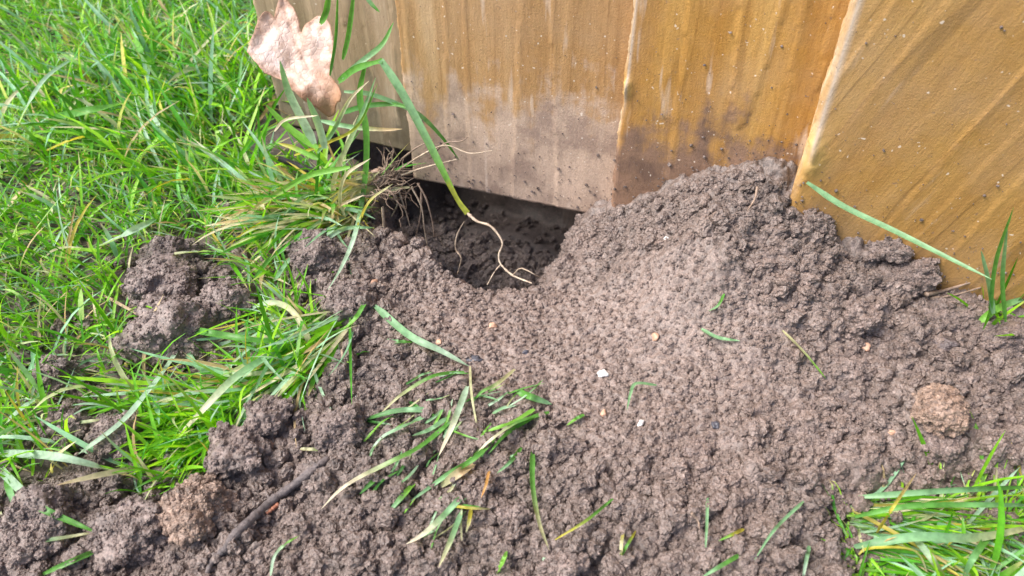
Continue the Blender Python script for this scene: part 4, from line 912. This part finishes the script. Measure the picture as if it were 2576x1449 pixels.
# ------------------------------------------------------------------ oak leaf
outl = [(232, -8), (262, 18), (300, 72), (312, 120), (318, 162), (334, 130), (352, 108), (400, 85), (440, 100), (462, 135), (476, 180), (482, 250), (470, 335), (452, 362), (478, 392), (500, 420), (514, 462), (505, 492), (488, 488), (478, 500), (470, 528), (434, 541),
        (400, 520), (360, 498), (320, 478), (280, 440), (245, 395), (205, 380), (150, 360), (100, 300), (62, 255), (72, 215), (100, 172), (118, 110), (148, 70), (172, 66), (190, 92), (198, 62), (208, 24)]
outl = [(592 + a*.5227, b*.5227) for a, b in outl]
p0 = on_y(850, 272, -.026); nrm = np.array([.32, -.62, .72]); nrm /= np.linalg.norm(nrm)
def on_leaf(u, v):
    d = ray(u, v); return CAM + d*(np.dot(p0 - CAM, nrm)/np.dot(d, nrm))
L3 = np.array([on_leaf(u, v) for u, v in outl]); ex = L3[0] - p0; ex -= nrm*np.dot(ex, nrm); ex /= np.linalg.norm(ex); ey = np.cross(nrm, ex)
L2 = np.stack([(L3 - p0) @ ex, (L3 - p0) @ ey], -1)
Ld = []
for i in range(len(L2)):
    a, b = L2[i], L2[(i+1) % len(L2)]; k = max(1, int(np.linalg.norm(b - a)/.0011))
    for j in range(k): Ld.append(a + (b - a)*j/k + rng.normal(0, .00010, 2))
Ld = np.array(Ld); gx, gy = np.meshgrid(np.arange(Ld[:, 0].min(), Ld[:, 0].max(), .0011), np.arange(Ld[:, 1].min(), Ld[:, 1].max(), .0011))
ins = poly_sd(gx, gy, [tuple(q) for q in Ld]) > .0006; ip = np.stack([gx[ins], gy[ins]], -1) + rng.normal(0, .00012, (ins.sum(), 2))
allp = [Vector(q) for q in np.vstack([Ld, ip])]; nb = len(Ld)
vv, _, ff, *_ = delaunay_2d_cdt(allp, [(i, (i+1) % nb) for i in range(nb)], [], 1, 1e-6)
A2 = np.array([tuple(q) for q in vv]); ed = poly_sd(A2[:, 0], A2[:, 1], [tuple(q) for q in Ld]); Lm = A2[:, 0].max()
tx = A2[:, 0]/Lm; wmid = A2[:, 1] - (.004*np.sin(tx*3))
hz = fbm(A2[:, 0]*75, A2[:, 1]*75, 90, 3)*.0052 + .10*wmid**2/.02 + np.exp(-np.clip(ed, 0, 1)/.0022)*(.0016 + fbm(A2[:, 0]*160, A2[:, 1]*160, 95, 2)*.0022)
hz += -.0007*np.exp(-(wmid/.0007)**2)
side_v = np.abs(((tx*7 + np.abs(wmid)*90) % 1) - .5); hz += -.00035*np.exp(-((side_v)/.07)**2)*(tx > .12)
hz -= .010*sstep(.25, -.05, tx)*np.abs(np.sin(A2[:, 1]*160 + .6))
P3 = p0 + A2[:, :1]*ex + A2[:, 1:2]*ey + hz[:, None]*nrm
base = np.array([.66, .51, .44]); edge = np.array([.36, .18, .09]); pinkw = np.array([.82, .70, .67])
kk = np.exp(-np.clip(ed, 0, 1)/.0016)[:, None]; k2 = sstep(-.3, .5, fbm(A2[:, 0]*60, A2[:, 1]*60, 97, 3))[:, None]; kb = sstep(.30, .05, tx)[:, None]
lc = (base*(1 - k2) + pinkw*k2); lc = lc*(1 - .5*kb) + np.array([.50, .27, .13])*.5*kb; kb2 = sstep(.34, .12, tx + fbm(A2[:, 0]*200, A2[:, 1]*200, 99, 2)*.25)[:, None]; lc = lc*(1 - .45*kb2) + np.array([.36, .16, .06])*.45*kb2; lc = lc*(1 - .75*kk) + edge*.75*kk
vein = np.clip(np.exp(-(wmid/.0005)**2) + .6*np.exp(-((side_v)/.05)**2)*(tx > .12), 0, 1)[:, None]; lc = lc*(1 - .5*vein) + np.array([.40, .22, .15])*.5*vein; sp_ = sstep(.18, .42, fbm(A2[:, 0]*230, A2[:, 1]*230, 120, 2))[:, None]; lc = lc*(1 - .5*sp_) + np.array([.34, .19, .12])*.5*sp_
leaf = put('oak_leaf', P3, np.array([list(f) for f in ff]), M_LEAF, None, True, lc)
md = leaf.modifiers.new('thick', 'SOLIDIFY'); md.thickness = .0003
tag(rebase(leaf), 'dry pinkish brown lobed oak leaf leaning on the grass against the fence', 'leaf')
